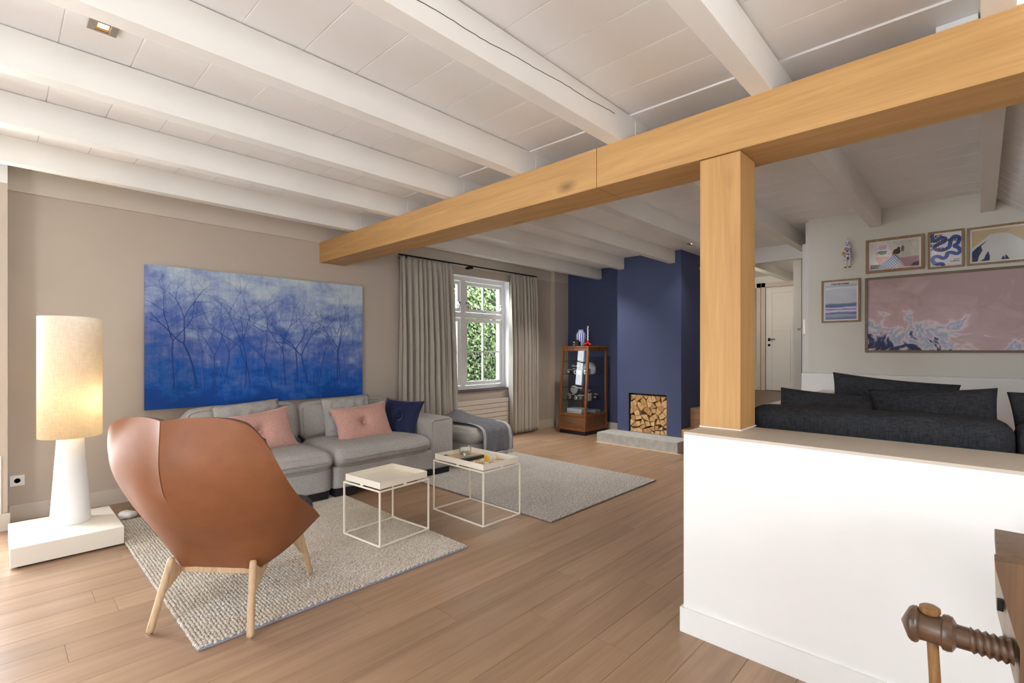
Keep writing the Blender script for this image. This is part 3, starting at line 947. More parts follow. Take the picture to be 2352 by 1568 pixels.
def leather():
    m, nt, b = new_mat('cognac_leather')
    v = tex_coord(nt)
    big = nz(nt, v, 3.2, 4, 0.6)
    pore = nz(nt, v, 420, 2, 0.6)
    col = ramp(nt, [(0.25, srgb(118, 72, 44)), (0.5, srgb(132, 82, 51)), (0.78, srgb(146, 93, 60))], big)
    col = mixc(nt, 0.35, col, ramp(nt, [(0.35, (0.72, 0.7, 0.68, 1)), (0.6, (1, 1, 1, 1))], pore), 'MULTIPLY')
    nt.links.new(col, b.inputs['Base Color'])
    b.inputs['Roughness'].default_value = 0.52
    b.inputs['Specular IOR Level'].default_value = 0.42
    bump(nt, b, pore, 0.06, 0.001)
    return m
LEATHER = leather()
LINING = fabric('dark_chair_lining', srgb(58, 52, 56), srgb(88, 80, 84), 200, 0.3)
ANG = radians(39.5)
lc = thing('lounge_chair', 'cognac leather shell lounge chair on oak legs, seen from behind', 'chair', (0.649, 2.609, 0), ANG - pi / 2, world_space=False)
# local axes of the chair: x to its right, y forward
put('shell', shell_mesh(0.0, 0.011), LEATHER, lc)
put('lining', shell_mesh(0.0112, 0.024), LINING, lc)
# seat cushion inside the shell
sc = put('seat_cushion', soft_box_mesh(0.50, 0.50, 0.12, 0.05, (0.0, 0.02, 0.03), 12), LINING, lc, (0, 0.38, 0.395), (radians(6), 0, 0))
def leg(name, b, t, r0, r1):
    d = Vector(t) - Vector(b)
    pts, rr = [], []
    for s_ in (0, .015, .04, .3, .6, .9, .97, 1.0):
        pts.append(Vector(b) + d * s_); rr.append(r0 + (r1 - r0) * s_)
    rr[0] *= 0.62; rr[1] *= 0.86; rr[-1] *= 0.7; rr[-2] *= 0.92
    g = put(name, tube_mesh(pts, rr, 14), LEGW, lc)
    lathe('glide', [(0.0, 0.0), (0.012, 0.0), (0.012, 0.006), (0.0, 0.006)], CHROME, g, 12, (b[0], b[1], b[2] - 0.005))
    return g
leg('leg', (-0.244, 0.0, 0.006), (-0.204, 0.088, 0.322), 0.0165, 0.0165)
leg('leg', (0.244, 0.0, 0.006), (0.204, 0.088, 0.322), 0.0165, 0.0165)
leg('leg', (0.228, 0.607, 0.028), (0.204, 0.50, 0.345), 0.0165, 0.0165)
leg('leg', (-0.228, 0.607, 0.028), (-0.204, 0.50, 0.345), 0.0165, 0.0165)
def side_web(sg):
    x0, x1 = sg * 0.200 - 0.009, sg * 0.200 + 0.009
    poly = [(0.085, 0.315), (0.048, 0.165), (0.16, 0.235), (0.24, 0.285), (0.36, 0.300), (0.46, 0.26), (0.53, 0.175), (0.50, 0.335), (0.36, 0.345), (0.22, 0.30), (0.14, 0.258), (0.105, 0.29)]
    V = [(x0 + (sg * 0.018 * (0.32 - q) / 0.16), p, q) for p, q in poly] + [(x1 + (sg * 0.018 * (0.32 - q) / 0.16), p, q) for p, q in poly]
    n = len(poly)
    Fc = [tuple(range(n)), tuple(range(2 * n - 1, n - 1, -1))] + [(i, i + n, (i + 1) % n + n, (i + 1) % n) for i in range(n)]
    return put('side_web', fix(mesh('web', V, Fc)), LEGW, lc)
side_web(-1); side_web(1)
box('cross_rail', -0.20, 0.20, 0.135, 0.160, 0.232, 0.262, LEGW, lc, 0.004)
box('cross_rail', -0.20, 0.20, 0.44, 0.465, 0.27, 0.31, LEGW, lc, 0.004)

# ---- rugs: edging with rows of wool loops
def rug_mat(name, cA, cB, patch):
    m, nt, b = new_mat(name)
    v = tex_coord(nt)
    f = nz(nt, v, 55, 3, 0.7)
    col = ramp(nt, [(0.3, cA), (0.7, cB)], f)
    p = nz(nt, tex_coord(nt, (0.6, 1.6, 1)), 2.6, 4, 0.6)
    col = mixc(nt, 1.0, col, ramp(nt, [(0.34, patch), (0.55, (1, 1, 1, 1))], p), 'MULTIPLY')
    nt.links.new(col, b.inputs['Base Color'])
    b.inputs['Roughness'].default_value = 0.95
    b.inputs['Specular IOR Level'].default_value = 0.1
    return m
RUGM1 = rug_mat('chunky_wool', srgb(176, 168, 156), srgb(222, 216, 206), (0.90, 0.85, 0.78, 1))
RUGM2 = rug_mat('fine_wool', srgb(158, 154, 150), srgb(208, 205, 202), (0.95, 0.94, 0.92, 1))
EDGE1 = fabric('blue_grey_rug_edging', srgb(120, 124, 140), srgb(160, 162, 174), 200, 0.3, streak=False)
EDGE2 = fabric('grey_rug_edging', srgb(120, 116, 112), srgb(150, 146, 142), 200, 0.3, streak=False)
def loops_mesh(x0, x1, y0, y1, dx, dy, z, rx, ry, rz, skew, skip=None, seed=1):
    rng = np.random.RandomState(seed)
    # template: low dome of 5 x 2 rings
    ring = 6
    T = [(0, 0, 1.0)]
    for (rr, h) in ((0.72, 0.66), (1.0, 0.05)):
        for k in range(ring):
            a = 2 * pi * (k + 0.5) / ring
            T.append((rr * cos(a), rr * sin(a), h))
    T = np.array(T)
    TF = [(0, 1 + k, 1 + (k + 1) % ring) for k in range(ring)]
    Q = [(1 + k, 1 + ring + k, 1 + ring + (k + 1) % ring, 1 + (k + 1) % ring) for k in range(ring)]
    TF += [(a, b, c) for a, b, c, d in Q] + [(a, c, d) for a, b, c, d in Q]
    nx = int((x1 - x0) / dx); ny = int((y1 - y0) / dy)
    I, J = np.meshgrid(np.arange(nx), np.arange(ny), indexing='ij')
    cx = x0 + dx * (I + 0.5) + rng.normal(0, dx * 0.08, I.shape)
    cy = y0 + dy * (J + 0.5 + 0.5 * (I % 2)) + rng.normal(0, dy * 0.08, I.shape)
    keep = (cy < y1 - dy * 0.3)
    if skip is not None: keep &= ~skip(cx, cy)
    cx, cy = cx[keep], cy[keep]
    n = len(cx)
    sc_ = rng.uniform(0.88, 1.12, n)
    sk = skew * np.where(np.arange(n) % 1 == 0, 1.0, 1.0)
    V = np.zeros((n, len(T), 3))
    V[:, :, 0] = cx[:, None] + rx * sc_[:, None] * (T[None, :, 0] + sk[:, None] * T[None, :, 1])
    V[:, :, 1] = cy[:, None] + ry * sc_[:, None] * T[None, :, 1]
    V[:, :, 2] = z + rz * rng.uniform(0.8, 1.15, n)[:, None] * T[None, :, 2]
    F_ = (np.array(TF)[None] + (np.arange(n) * len(T))[:, None, None]).reshape(-1, 3)
    me = bpy.data.meshes.new('loops')
    me.vertices.add(n * len(T)); me.vertices.foreach_set('co', V.reshape(-1))
    me.loops.add(F_.size); me.loops.foreach_set('vertex_index', F_.reshape(-1).astype(np.int32))
    me.polygons.add(len(F_)); me.polygons.foreach_set('loop_start', np.arange(0, F_.size, 3, dtype=np.int32))
    me.update(calc_edges=True)
    me.polygons.foreach_set('use_smooth', [True] * len(F_))
    return me
R1 = (0.605, 2.178, 2.475, 4.76)
R2 = (2.925, 4.61, 2.37, 4.95)
rg1 = thing('chunky_rug', 'chunky oatmeal wool rug under the leather chair and small table', 'rug', (1.39, 3.6, 0))
box('backing', R1[0] + 0.004, R1[1] - 0.004, R1[2] + 0.002, R1[3], 0.001, 0.013, EDGE1, rg1, 0.003)
setp(put('wool_loops', loops_mesh(R1[0], R1[1], R1[2] + 0.002, R1[3], 0.0165, 0.0155, 0.011, 0.0098, 0.0078, 0.011, 0.35, None, 3), RUGM1, rg1), kind='stuff')
rg2 = thing('flat_rug', 'pale grey woven wool rug beside the taller tray table', 'rug', (3.77, 3.6, 0))
box('backing', R2[0] + 0.004, R2[1] - 0.004, R2[2] + 0.002, R2[3], 0.001, 0.013, EDGE2, rg2, 0.003)
setp(put('wool_loops', loops_mesh(R2[0], R2[1], R2[2], R2[3], 0.0155, 0.0145, 0.011, 0.0095, 0.0076, 0.008, 0.4, None, 5), RUGM2, rg2), kind='stuff')

# ---- tray tables
FRAMEM = plain('cream_steel', srgb(236, 230, 216), 0.35, var=0.005)
def tray_table(name, label, loc, rz, wx, wy, hf, ht, inset):
    t = thing(name, label, 'table', loc, rz, world_space=False)
    r = 0.0052
    hx, hy = wx / 2, wy / 2
    for sx_ in (-1, 1):
        for sy_ in (-1, 1):
            box('leg', sx_ * hx - r, sx_ * hx + r, sy_ * hy - r, sy_ * hy + r, 0.0, hf, FRAMEM, t, 0.0012)
    for z in (r, hf - r):
        for sy_ in (-1, 1): box('rail', -hx + r, hx - r, sy_ * hy - r, sy_ * hy + r, z - r, z + r, FRAMEM, t, 0.0012)
        for sx_ in (-1, 1): box('rail', sx_ * hx - r, sx_ * hx + r, -hy + r, hy - r, z - r, z + r, FRAMEM, t, 0.0012)
    # four small spacers carry the tray
    for (a, b) in ((0, hy), (0, -hy), (hx, 0), (-hx, 0)):
        box('spacer', a * 0.985 - 0.012 if a == 0 else a * 0.985 - 0.004, a * 0.985 + 0.012 if a == 0 else a * 0.985 + 0.004, b * 0.985 - 0.012 if b == 0 else b * 0.985 - 0.004, b * 0.985 + 0.012 if b == 0 else b * 0.985 + 0.004, hf - 0.001, hf + 0.009, FRAMEM, t)
    tx, ty, z0, z1, th = hx - inset, hy - inset, hf + 0.008, hf + ht, 0.0035
    tr_ = put('tray', boxes_mesh([(-tx, tx, -ty, ty, z0, z0 + th), (-tx, -tx + th, -ty, ty, z0, z1), (tx - th, tx, -ty, ty, z0, z1), (-tx, tx, -ty, -ty + th, z0, z1), (-tx, tx, ty - th, ty, z0, z1)], 0.0001), FRAMEM, t)
    return t
tray_table('tray_table', 'small square cream tray table standing on the chunky rug, empty', (1.934, 3.080, 0.022), radians(5.5), 0.425, 0.405, 0.372, 0.052, 0.006)
BT = tray_table('tray_table', 'taller oblong cream tray table holding glass and small boxes', (2.709, 2.984, 0.0), 0.0, 0.40, 0.60, 0.412, 0.052, 0.006)
TZ = 0.4240                                   # inside of the larger tray
# things in the larger tray
MARBLE = wood('pale_book_cover', srgb(186, 160, 126), srgb(216, 194, 160), axis=1, scale=2.0, rough=0.6)
bk = thing('flat_box', 'flat pale wooden box in the tray under the glass', 'box', (2.70, 3.13, TZ))
box('body', 2.575, 2.80, 3.02, 3.20, TZ, TZ + 0.026, MARBLE, bk, 0.002)
box('sleeve', 2.574, 2.801, 2.985, 3.022, TZ, TZ + 0.028, plain('dark_sleeve', srgb(48, 46, 54), 0.4), bk, 0.002)
GL, gnt, gb = new_mat('tumbler_glass')
gb.inputs['Base Color'].default_value = (0.96, 0.98, 0.98, 1); gb.inputs['Roughness'].default_value = 0.01; gb.inputs['Transmission Weight'].default_value = 1.0; gb.inputs['IOR'].default_value = 1.45
gl = lathe('glass_votive', [(0.0, 0.0), (0.036, 0.0), (0.045, 0.008), (0.050, 0.03), (0.049, 0.055), (0.041, 0.071), (0.0385, 0.071), (0.045, 0.054), (0.046, 0.032), (0.040, 0.018), (0.0, 0.016)], GL, None, 32, (0, 0, 0))
gl.location = (2.705, 3.115, TZ + 0.0262)
setp(gl, 'round clear glass votive standing on the flat wooden box', 'glass')
YEL = plain('yellow_card', srgb(236, 188, 24), 0.45)
fb = thing('film_box', 'small yellow and white carton lying in the tray', 'carton', (2.80, 2.90, TZ), radians(-18), world_space=False)
box('carton', -0.05, 0.05, -0.028, 0.028, 0, 0.034, PAPER, fb, 0.002)
box('end_cap', -0.053, -0.028, -0.0285, 0.0285, -0.0, 0.0345, YEL, fb, 0.002)
box('stripe', 0.034, 0.042, -0.0287, 0.0287, 0.0, 0.0347, YEL, fb, 0.001)
TAN = wood('small_board_wood', srgb(176, 140, 96), srgb(210, 178, 134), axis=1, scale=3, rough=0.6)
sb = thing('wooden_board', 'small wooden board with pale shells lying in the tray', 'board', (2.655, 2.86, TZ), radians(8), world_space=False)
box('board', -0.075, 0.075, -0.10, 0.085, 0, 0.008, TAN, sb, 0.002)
SHELL = plain('pale_shell', srgb(226, 208, 178), 0.6, var=0.1, vscale=40)
for i in range(12):
    rng = random.Random(i)
    me = soft_box_mesh(rng.uniform(.02, .034), rng.uniform(.016, .026), rng.uniform(.012, .02), 0.006, (0, 0, 0.004), 4, i, 0.003, 60)
    put('shell', me, SHELL, sb, (rng.uniform(-.055, .055), rng.uniform(-.075, .06), 0.016), (rng.uniform(-.3, .3), rng.uniform(-.3, .3), rng.uniform(0, 3)))
cd_ = thing('card_strip', 'pale card strip with yellow end and dark marks in the tray', 'card', (2.83, 2.80, TZ), radians(12), world_space=False)
box('card', -0.03, 0.03, -0.075, 0.075, 0, 0.010, plain('buff_card', srgb(224, 204, 160), 0.6), cd_, 0.002)
box('yellow_end', -0.031, 0.031, -0.078, -0.035, -0.0, 0.012, YEL, cd_, 0.002)
for i in range(5): box('mark', -0.02 + 0.003 * (i % 2), 0.012, -0.025 + i * 0.018, -0.017 + i * 0.018, 0.0100, 0.0106, DARKW, cd_)
tc_ = thing('teal_sachet', 'teal and clear sachet lying at the near end of the tray', 'sachet', (2.71, 2.755, TZ), radians(20), world_space=False)
put('pouch', soft_box_mesh(0.06, 0.04, 0.012, 0.005, (0, 0, 0.003), 5), plain('teal_plastic', srgb(112, 160, 168), 0.25), tc_, (-0.02, 0, 0.007))
put('clear_part', soft_box_mesh(0.06, 0.05, 0.010, 0.004, (0, 0, 0.003), 5, 3, 0.002, 40), plain('pale_plastic', srgb(206, 208, 204), 0.2), tc_, (0.045, 0.0, 0.006))
pc = thing('coiled_cord', 'small dark coiled cord at the left end of the tray', 'cord', (2.585, 3.225, TZ))
tube('coil', [(2.59 + 0.022 * cos(a * 0.5) * (1 + 0.01 * a), 3.232 + 0.016 * sin(a * 0.5), TZ + 0.005 + 0.0003 * a) for a in range(48)], 0.0035, plain('braided_cord', srgb(70, 74, 76), 0.7), pc, 6)

# ================================================================== SOFA CORNER
ZR = 0.0215
sf = thing('sofa', 'long grey linen sofa with deep seat cushions under the blue painting', 'sofa', (2.08, 4.65, ZR))
def soft(name, x0, x1, y0, y1, z0, z1, rad, mat, parent, puff=(0, 0, 0), n=16, seed=0, wr=0.004, ws=7.0):
    return put(name, soft_box_mesh(x1 - x0, y1 - y0, z1 - z0, rad, puff, n, seed, wr, ws), mat, parent, ((x0 + x1) / 2, (y0 + y1) / 2, (z0 + z1) / 2))
for x0, x1, sd in ((0.78, 2.032, 1), (2.052, 3.40, 2)):
    soft('base', x0, x1, 4.105, 5.23, 0.085, 0.30, 0.03, SOFAF, sf, (0, 0.006, 0), 14, sd, 0.003)
for x0, x1, y0, y1 in ((0.80, 0.95, 4.14, 4.26), (1.80, 2.01, 4.13, 4.24), (2.07, 2.28, 4.13, 4.24), (3.08, 3.36, 4.13, 4.24), (0.80, 0.95, 5.0, 5.15), (1.80, 2.01, 5.0, 5.15), (2.07, 2.28, 5.0, 5.15), (3.08, 3.36, 5.0, 5.15)):
    box('foot', x0, x1, y0, y1, ZR if y0 < 4.5 else 0.0, 0.095, DARKW, sf, 0.002)
soft('arm', 3.075, 3.405, 4.10, 5.23, 0.075, 0.605, 0.045, SOFAF, sf, (0, 0.004, 0.006), 16, 5, 0.003)
soft('arm', 0.775, 1.10, 4.10, 5.23, 0.075, 0.605, 0.045, SOFAF, sf, (0, 0.004, 0.006), 16, 6, 0.003)
soft('back_frame', 1.06, 3.43, 5.03, 5.25, 0.25, 0.715, 0.05, SOFAF, sf, (0, 0, 0.004), 18, 7, 0.004)
def seat(x0, x1, sd):
    c = soft('seat_cushion', x0, x1, 4.055, 4.86, 0.285, 0.435, 0.072, SOFAF, sf, (0.01, 0.022, 0.038), 34, sd, 0.0, 8)
    me = c.data
    for v in me.vertices:                       # gathered folds above and below the front piping
        p = v.co
        if p.y < -0.30:
            f = min(1, (-0.30 - p.y) / 0.08)
            g = noise.noise(Vector((p.x * 26 + sd * 11, p.z * 5, sd))) * 0.6 + noise.noise(Vector((p.x * 55 + sd, p.z * 9, 2))) * 0.4
            a = exp(-((p.z + 0.0) / 0.075) ** 2)
            v.co.y += f * a * 0.022 * g
            v.co.z += f * a * 0.008 * g
        v.co.z += 0.004 * noise.noise(Vector((p.x * 5 + sd, p.y * 5, 0)))
    pts = []
    hx = (x1 - x0) / 2; hy = 0.805 / 2
    for i in range(49):
        t = -1 + 2 * i / 48
        x = t * (hx - 0.02)
        edge = 0.045 * max(0, abs(t) - 0.9) / 0.1
        pts.append(((x0 + x1) / 2 + x, 4.055 - 0.024 * (1 - t ** 2) - 0.003 + edge - 0.003 * sin(x * 60), 0.358 + 0.006 * sin(x * 9 + sd) * (1 - t * t)))
    tube('piping', pts, 0.0048, SOFAPIPE, c, 6).matrix_parent_inverse = Matrix.Translation(-Vector(c.location))
    return c
seat(1.09, 2.038, 1)
seat(2.048, 3.085, 2)
def backc(x0, x1, z1, sd):
    c = put('back_cushion', soft_box_mesh(x1 - x0, 0.24, z1 - 0.42, 0.085, (0.01, 0.03, 0.02), 24, sd, 0.010, 5.0), SOFAF, sf, ((x0 + x1) / 2, 4.93, (0.42 + z1) / 2), (radians(-9), 0, 0))
    hx, hz = (x1 - x0) / 2, (z1 - 0.42) / 2
    loop = []
    for i in range(64):
        a = 2 * pi * i / 64
        ca, sa = cos(a), sin(a)
        k = 0.28
        loop.append((math.copysign(abs(ca) ** k, ca) * (hx - 0.018), -0.095, math.copysign(abs(sa) ** k, sa) * (hz - 0.018)))
    o = put('piping', tube_mesh(loop, 0.0045, 6, True), SOFAPIPE, None)
    o.parent = c; o.matrix_parent_inverse = Matrix.Identity(4)
    return c
backc(1.10, 2.055, 0.800, 3)
backc(2.075, 3.05, 0.785, 4)
# piping round the front of the right arm
ap = []
for i in range(17):
    t = i / 16
    ap.append((3.115, 4.104, 0.10 + 0.44 * t))
for i in range(1, 7):
    a = i / 6 * pi / 2
    ap.append((3.115 + 0.045 * (1 - cos(a)), 4.103, 0.54 + 0.05 * sin(a)))
ap.append((3.34, 4.103, 0.594))
tube('arm_piping', ap, 0.0045, SOFAPIPE, sf, 6)

# scatter cushions
def scatter(name, label, w, h, t, mat, loc, yaw=0, tilt=0, roll=0, tuft=0.0, seed=1, group=None, **kw):
    o = put(name, pillow_mesh(w, h, t, 30, seed, tuft, **kw), mat)
    orient(o, loc, yaw, tilt, roll)
    setp(o, label, 'cushion', group)
    return o
def button(parent, y, mat):
    b = lathe('button', [(0.0, -0.006), (0.012, -0.005), (0.016, 0.0), (0.012, 0.006), (0.0, 0.007)], mat, None, 14, (0, 0, 0), True, 'y')
    b.parent = parent; b.matrix_parent_inverse = Matrix.Identity(4); b.location = (0, y, 0)
    return b
def edge_piping(parent, w, h, mat, r=0.004, pinch=0.10):
    pts = []
    n = 24
    for side in range(4):
        for i in range(n):
            s_ = -1 + 2 * i / n
            u, v = ((s_, -1), (1, s_), (-s_, 1), (-1, -s_))[side]
            uu = math.copysign(abs(u) ** 0.9, u); vv = math.copysign(abs(v) ** 0.9, v)
            pts.append((w / 2 * uu * (1 - pinch * (1 - vv * vv) * abs(uu) ** 2), 0, h / 2 * vv * (1 - pinch * (1 - uu * uu) * abs(vv) ** 2)))
    o = put('piping', tube_mesh(pts, r, 6, True), mat, None)
    o.parent = parent; o.matrix_parent_inverse = Matrix.Identity(4)
    return o
PINKD = fabric('pink_piping', srgb(206, 160, 150), srgb(230, 186, 176), 120, 0.1, 0.8, streak=False)
g1 = scatter('loose_cushion', 'crumpled grey linen cushion above the pink cushion behind the leather chair', 0.56, 0.46, 0.20, SOFAF, (1.575, 4.76, 0.620), radians(2), radians(-12), radians(-3), 0, 2, 'grey loose cushions', pinch=0.02, wr=0.02, power=0.30)
edge_piping(g1, 0.56, 0.46, SOFAPIPE, 0.005, 0.02)
g2 = scatter('loose_cushion', 'crumpled grey linen cushion standing behind the middle pink cushion', 0.50, 0.44, 0.19, SOFAF, (2.515, 4.74, 0.622), radians(-6), radians(-14), radians(-2), 0, 5, 'grey loose cushions', pinch=0.02, wr=0.02, power=0.30)
edge_piping(g2, 0.50, 0.44, SOFAPIPE, 0.005, 0.02)
p1_ = scatter('pink_cushion', 'pink velvet cushion half hidden by the leather chair', 0.62, 0.38, 0.17, PINK, (1.575, 4.53, 0.605), radians(4), radians(-22), radians(-5), 0.75, 3, 'pink velvet cushions')
edge_piping(p1_, 0.62, 0.38, PINKD); button(p1_, -0.025, PINK)
p2_ = scatter('pink_cushion', 'pink velvet cushion with centre button in the middle of the sofa', 0.60, 0.38, 0.17, PINK, (2.535, 4.47, 0.592), radians(-2), radians(-22), radians(-4), 0.75, 8, 'pink velvet cushions')
edge_piping(p2_, 0.60, 0.38, PINKD); button(p2_, -0.025, PINK)
nv = scatter('navy_cushion', 'navy velvet tufted cushion leaning on the right sofa arm', 0.46, 0.42, 0.17, NAVYV, (2.985, 4.50, 0.600), radians(-62), radians(-28), radians(4), 0.7, 4)
button(nv, -0.026, NAVYV)
edge_piping(nv, 0.46, 0.42, NAVYV)

# ---- ottoman with throw
ot = thing('ottoman', 'grey linen ottoman with piped cushion top beside the sofa arm', 'ottoman', (3.94, 4.5, ZR))
soft('base', 3.62, 4.265, 4.085, 4.95, 0.085, 0.275, 0.03, SOFAF, ot, (0, 0.006, 0), 14, 8, 0.003)
oc = soft('cushion', 3.60, 4.275, 4.06, 4.97, 0.27, 0.43, 0.07, SOFAF, ot, (0.012, 0.02, 0.035), 22, 9, 0.004, 8)
op_ = []
for i in range(72):
    a = 2 * pi * i / 72
    ca, sa = cos(a), sin(a); k = 0.22
    op_.append((3.9375 + math.copysign(abs(ca) ** k, ca) * 0.342, 4.515 + math.copysign(abs(sa) ** k, sa) * 0.466, 0.35))
o = tube('piping', op_, 0.0045, SOFAPIPE, None, 6, True); o.parent = oc; o.matrix_parent_inverse = Matrix.Translation(-Vector(oc.location))
for x0, y0 in ((3.65, 4.12), (4.13, 4.12), (3.65, 4.80), (4.13, 4.80)):
    box('foot', x0, x0 + 0.11, y0, y0 + 0.11, ZR, 0.092, DARKW, ot, 0.002)
prof = [(4.93, 0.470), (4.80, 0.482), (4.60, 0.478), (4.40, 0.474), (4.22, 0.468), (4.10, 0.455), (4.035, 0.415), (4.018, 0.35), (4.012, 0.26), (4.008, 0.165)]
xl = [3.62, 3.64, 3.66, 3.68, 3.71, 3.735, 3.745, 3.75, 3.745, 3.74]
xr = [4.20, 4.20, 4.20, 4.20, 4.205, 4.21, 4.21, 4.21, 4.215, 4.215]
prof_a = np.array([(a, b, c, d) for (a, b), c, d in zip(prof, xl, xr)])
TP = []
NS, NW = 60, 40
for i in range(NS + 1):
    q = interp(prof_a, i / NS)
    row = []
    for j in range(NW + 1):
        t = j / NW
        x = q[2] + (q[3] - q[2]) * t
        hang = max(0, (i / NS - 0.66) / 0.34)
        wv = 0.010 * noise.noise(Vector((x * 9, i * 0.05, 1))) + 0.006 * noise.noise(Vector((x * 24, i * 0.09, 4)))
        bunch = 0.075 * exp(-((x - 4.05) / 0.13) ** 2 - ((q[0] - 4.82) / 0.12) ** 2) + 0.03 * exp(-((x - 3.74) / 0.08) ** 2 - ((q[0] - 4.5) / 0.25) ** 2)
        y = q[0] - hang * (0.010 + 0.016 * sin(x * 34 + 1.2) * hang + abs(wv))
        z = q[1] + (1 - hang) * (abs(wv) * 1.2 + bunch)
        row.append((x, y, z))
    TP.append(row)
def sheet_mesh(P, t):
    P = np.array(P); n, m = P.shape[:2]
    N_ = grid_normals(P)
    A_, B_ = P - N_ * t / 2, P + N_ * t / 2
    V = [tuple(x) for x in A_.reshape(-1, 3)] + [tuple(x) for x in B_.reshape(-1, 3)]
    k = n * m; Fc = []
    for i in range(n - 1):
        for j in range(m - 1):
            q = (i * m + j, i * m + j + 1, (i + 1) * m + j + 1, (i + 1) * m + j)
            Fc.append(q); Fc.append(tuple(x + k for x in q[::-1]))
    ring = [j for j in range(m)] + [i * m + m - 1 for i in range(1, n)] + [(n - 1) * m + j for j in range(m - 2, -1, -1)] + [i * m for i in range(n - 2, 0, -1)]
    for i, a_ in enumerate(ring):
        b_ = ring[(i + 1) % len(ring)]
        Fc.append((a_, b_, b_ + k, a_ + k))
    return fix(mesh('sheet', V, Fc, True), True)
tw = thing('wool_throw', 'dark grey wool throw with pale fringe draped over the ottoman', 'blanket', (3.95, 4.5, 0.43))
put('cloth', sheet_mesh(TP, 0.006), THROW, tw)
V, Fc = [], []
for j in range(0, NW * 2):
    t = j / (NW * 2 - 1)
    x, y, z = [TP[NS][0][k] * (1 - t) + TP[NS][NW][k] * t for k in range(3)]
    rng = random.Random(j)
    me_ = [(x - .0018, y, z), (x + .0018, y, z), (x + .0018 + rng.uniform(-.006, .006), y - .002, z - 0.05), (x - .0018 + rng.uniform(-.006, .006), y - .002, z - 0.05)]
    n0 = len(V)
    V += me_ + [(a, b - 0.003, c) for a, b, c in me_]
    Fc += [tuple(i + n0 for i in f) for f in BOXF]
setp(put('fringe', fix(mesh('fringe', V, Fc)), THROWL, tw), kind='stuff')
# pale border lines of the throw, two narrow bands along its edges
def band(t0, t1, off):
    Pn = []
    for i in range(26, NS + 1):
        Pn.append([tuple(np.array(TP[i][0]) * (1 - t) + np.array(TP[i][NW]) * t) if False else TP[i][int(t * NW)] for t in (t0, (t0 + t1) / 2, t1)])
    Pn = np.array(Pn); N_ = grid_normals(Pn)
    if N_[-1, 0, 1] > 0: N_ = -N_
    return sheet_mesh(Pn + N_ * off, 0.002)
THROWB = fabric('throw_border', srgb(120, 124, 134), srgb(214, 216, 220), 330, 0.4, streak=False)
put('border', band(0.0, 0.10, 0.0045), THROWB, tw)
put('border', band(0.88, 0.98, 0.0045), THROWB, tw)

# ---- curtains, rail, radiator
def curtain(name, label, x0t, x1t, x0b, x1b, folds, seed):
    NXc, NZ = folds * 20, 44
    rng = random.Random(seed)
    wd = [rng.uniform(0.55, 1.6) for _ in range(folds)]
    tot = sum(wd); cum = [0]
    for w_ in wd: cum.append(cum[-1] + w_ / tot)
    am = [rng.uniform(0.7, 1.3) * (0.75 + 0.25 * w_) for w_ in wd]
    sh_ = [rng.uniform(-1, 1) for _ in wd]
    P_ = []
    for i in range(NZ + 1):
        zt = i / NZ
        z = 2.512 - (2.512 - 0.022) * zt
        row = []
        for j in range(NXc + 1):
            k = min(j // 20, folds - 1); fr = (j - 20 * k) / 20
            s_ = cum[k] + (cum[k + 1] - cum[k]) * fr
            a = (0.022 + 0.034 * min(1, zt * 2.2)) * am[k]
            w = -cos(2 * pi * fr)
            w = math.copysign(abs(w) ** 0.75, w)
            x0 = x0t + (x0b - x0t) * zt; x1 = x1t + (x1b - x1t) * zt
            x = x0 + (x1 - x0) * (s_ + 0.020 * sin(2 * pi * fr) * (0.25 + 0.75 * zt) + 0.006 * sh_[k] * sin(zt * 5 + k))
            y = 5.285 + a * w + 0.012 * noise.noise(Vector((s_ * 5 + seed, zt * 1.6, 0))) * zt
            if zt < 0.07:                                   # pinch pleats at the heading
                pin = 1 - zt / 0.07
                y = y * (1 - 0.6 * pin) + (5.285 + (0.016 if 0.35 < fr < 0.65 else -0.006)) * 0.6 * pin
            row.append((x, y, z))
        P_.append(row)
    c = thing(name, label, 'curtain', ((x0b + x1b) / 2, 5.285, 0.02))
    put('cloth', sheet_mesh(P_, 0.003), CURT, c)
    put('lead_edge_hem', tube_mesh([P_[i][0 if seed == 1 else NXc] for i in range(NZ + 1)], 0.004, 6), CURT, c)
    for k in range(folds):
        x = x0t + (x1t - x0t) * (k + 0.3) / folds
        tube('pleat_hook', [(x, 5.283, 2.505), (x, 5.283, 2.520)], 0.004, BLACKM, c, 6)
    return c
curtain('curtain', 'grey linen curtain left of the window, behind the sofa', 3.505, 4.345, 3.49, 4.42, 11, 1)
curtain('curtain', 'grey linen curtain right of the window, hanging to the floor', 5.50, 6.12, 5.50, 6.105, 9, 2)
cr_ = thing('curtain_rail', 'thin black curtain rail above the window', 'curtain rail', (4.8, 5.285, 2.52))
box('rail', 3.49, 6.13, 5.272, 5.298, 2.518, 2.532, BLACKM, cr_)
for x in (3.6, 4.72, 6.0):
    box('bracket', x - 0.025, x + 0.025, 5.29, 5.399, 2.49, 2.525, BLACKM, cr_)
RADM = plain('radiator_enamel', srgb(206, 198, 188), 0.4, var=0.01)
rd = thing('radiator', 'flat greige radiator with horizontal slats below the window', 'radiator', (4.75, 5.36, 0.1))
for i in range(7):
    z = 0.105 + i * 0.0695
    box('slat', 3.98, 5.515, 5.325, 5.350, z, z + 0.064, RADM, rd, 0.003)
box('gap_shade_plate', 4.0, 5.50, 5.350, 5.360, 0.11, 0.58, plain('radiator_shadow_gap', srgb(120, 114, 108), 0.6), rd)  # darker tone paints in the shade between the slats
for x in (4.2, 5.3): box('wall_hook', x, x + 0.04, 5.36, 5.40, 0.15, 0.55, RADM, rd)

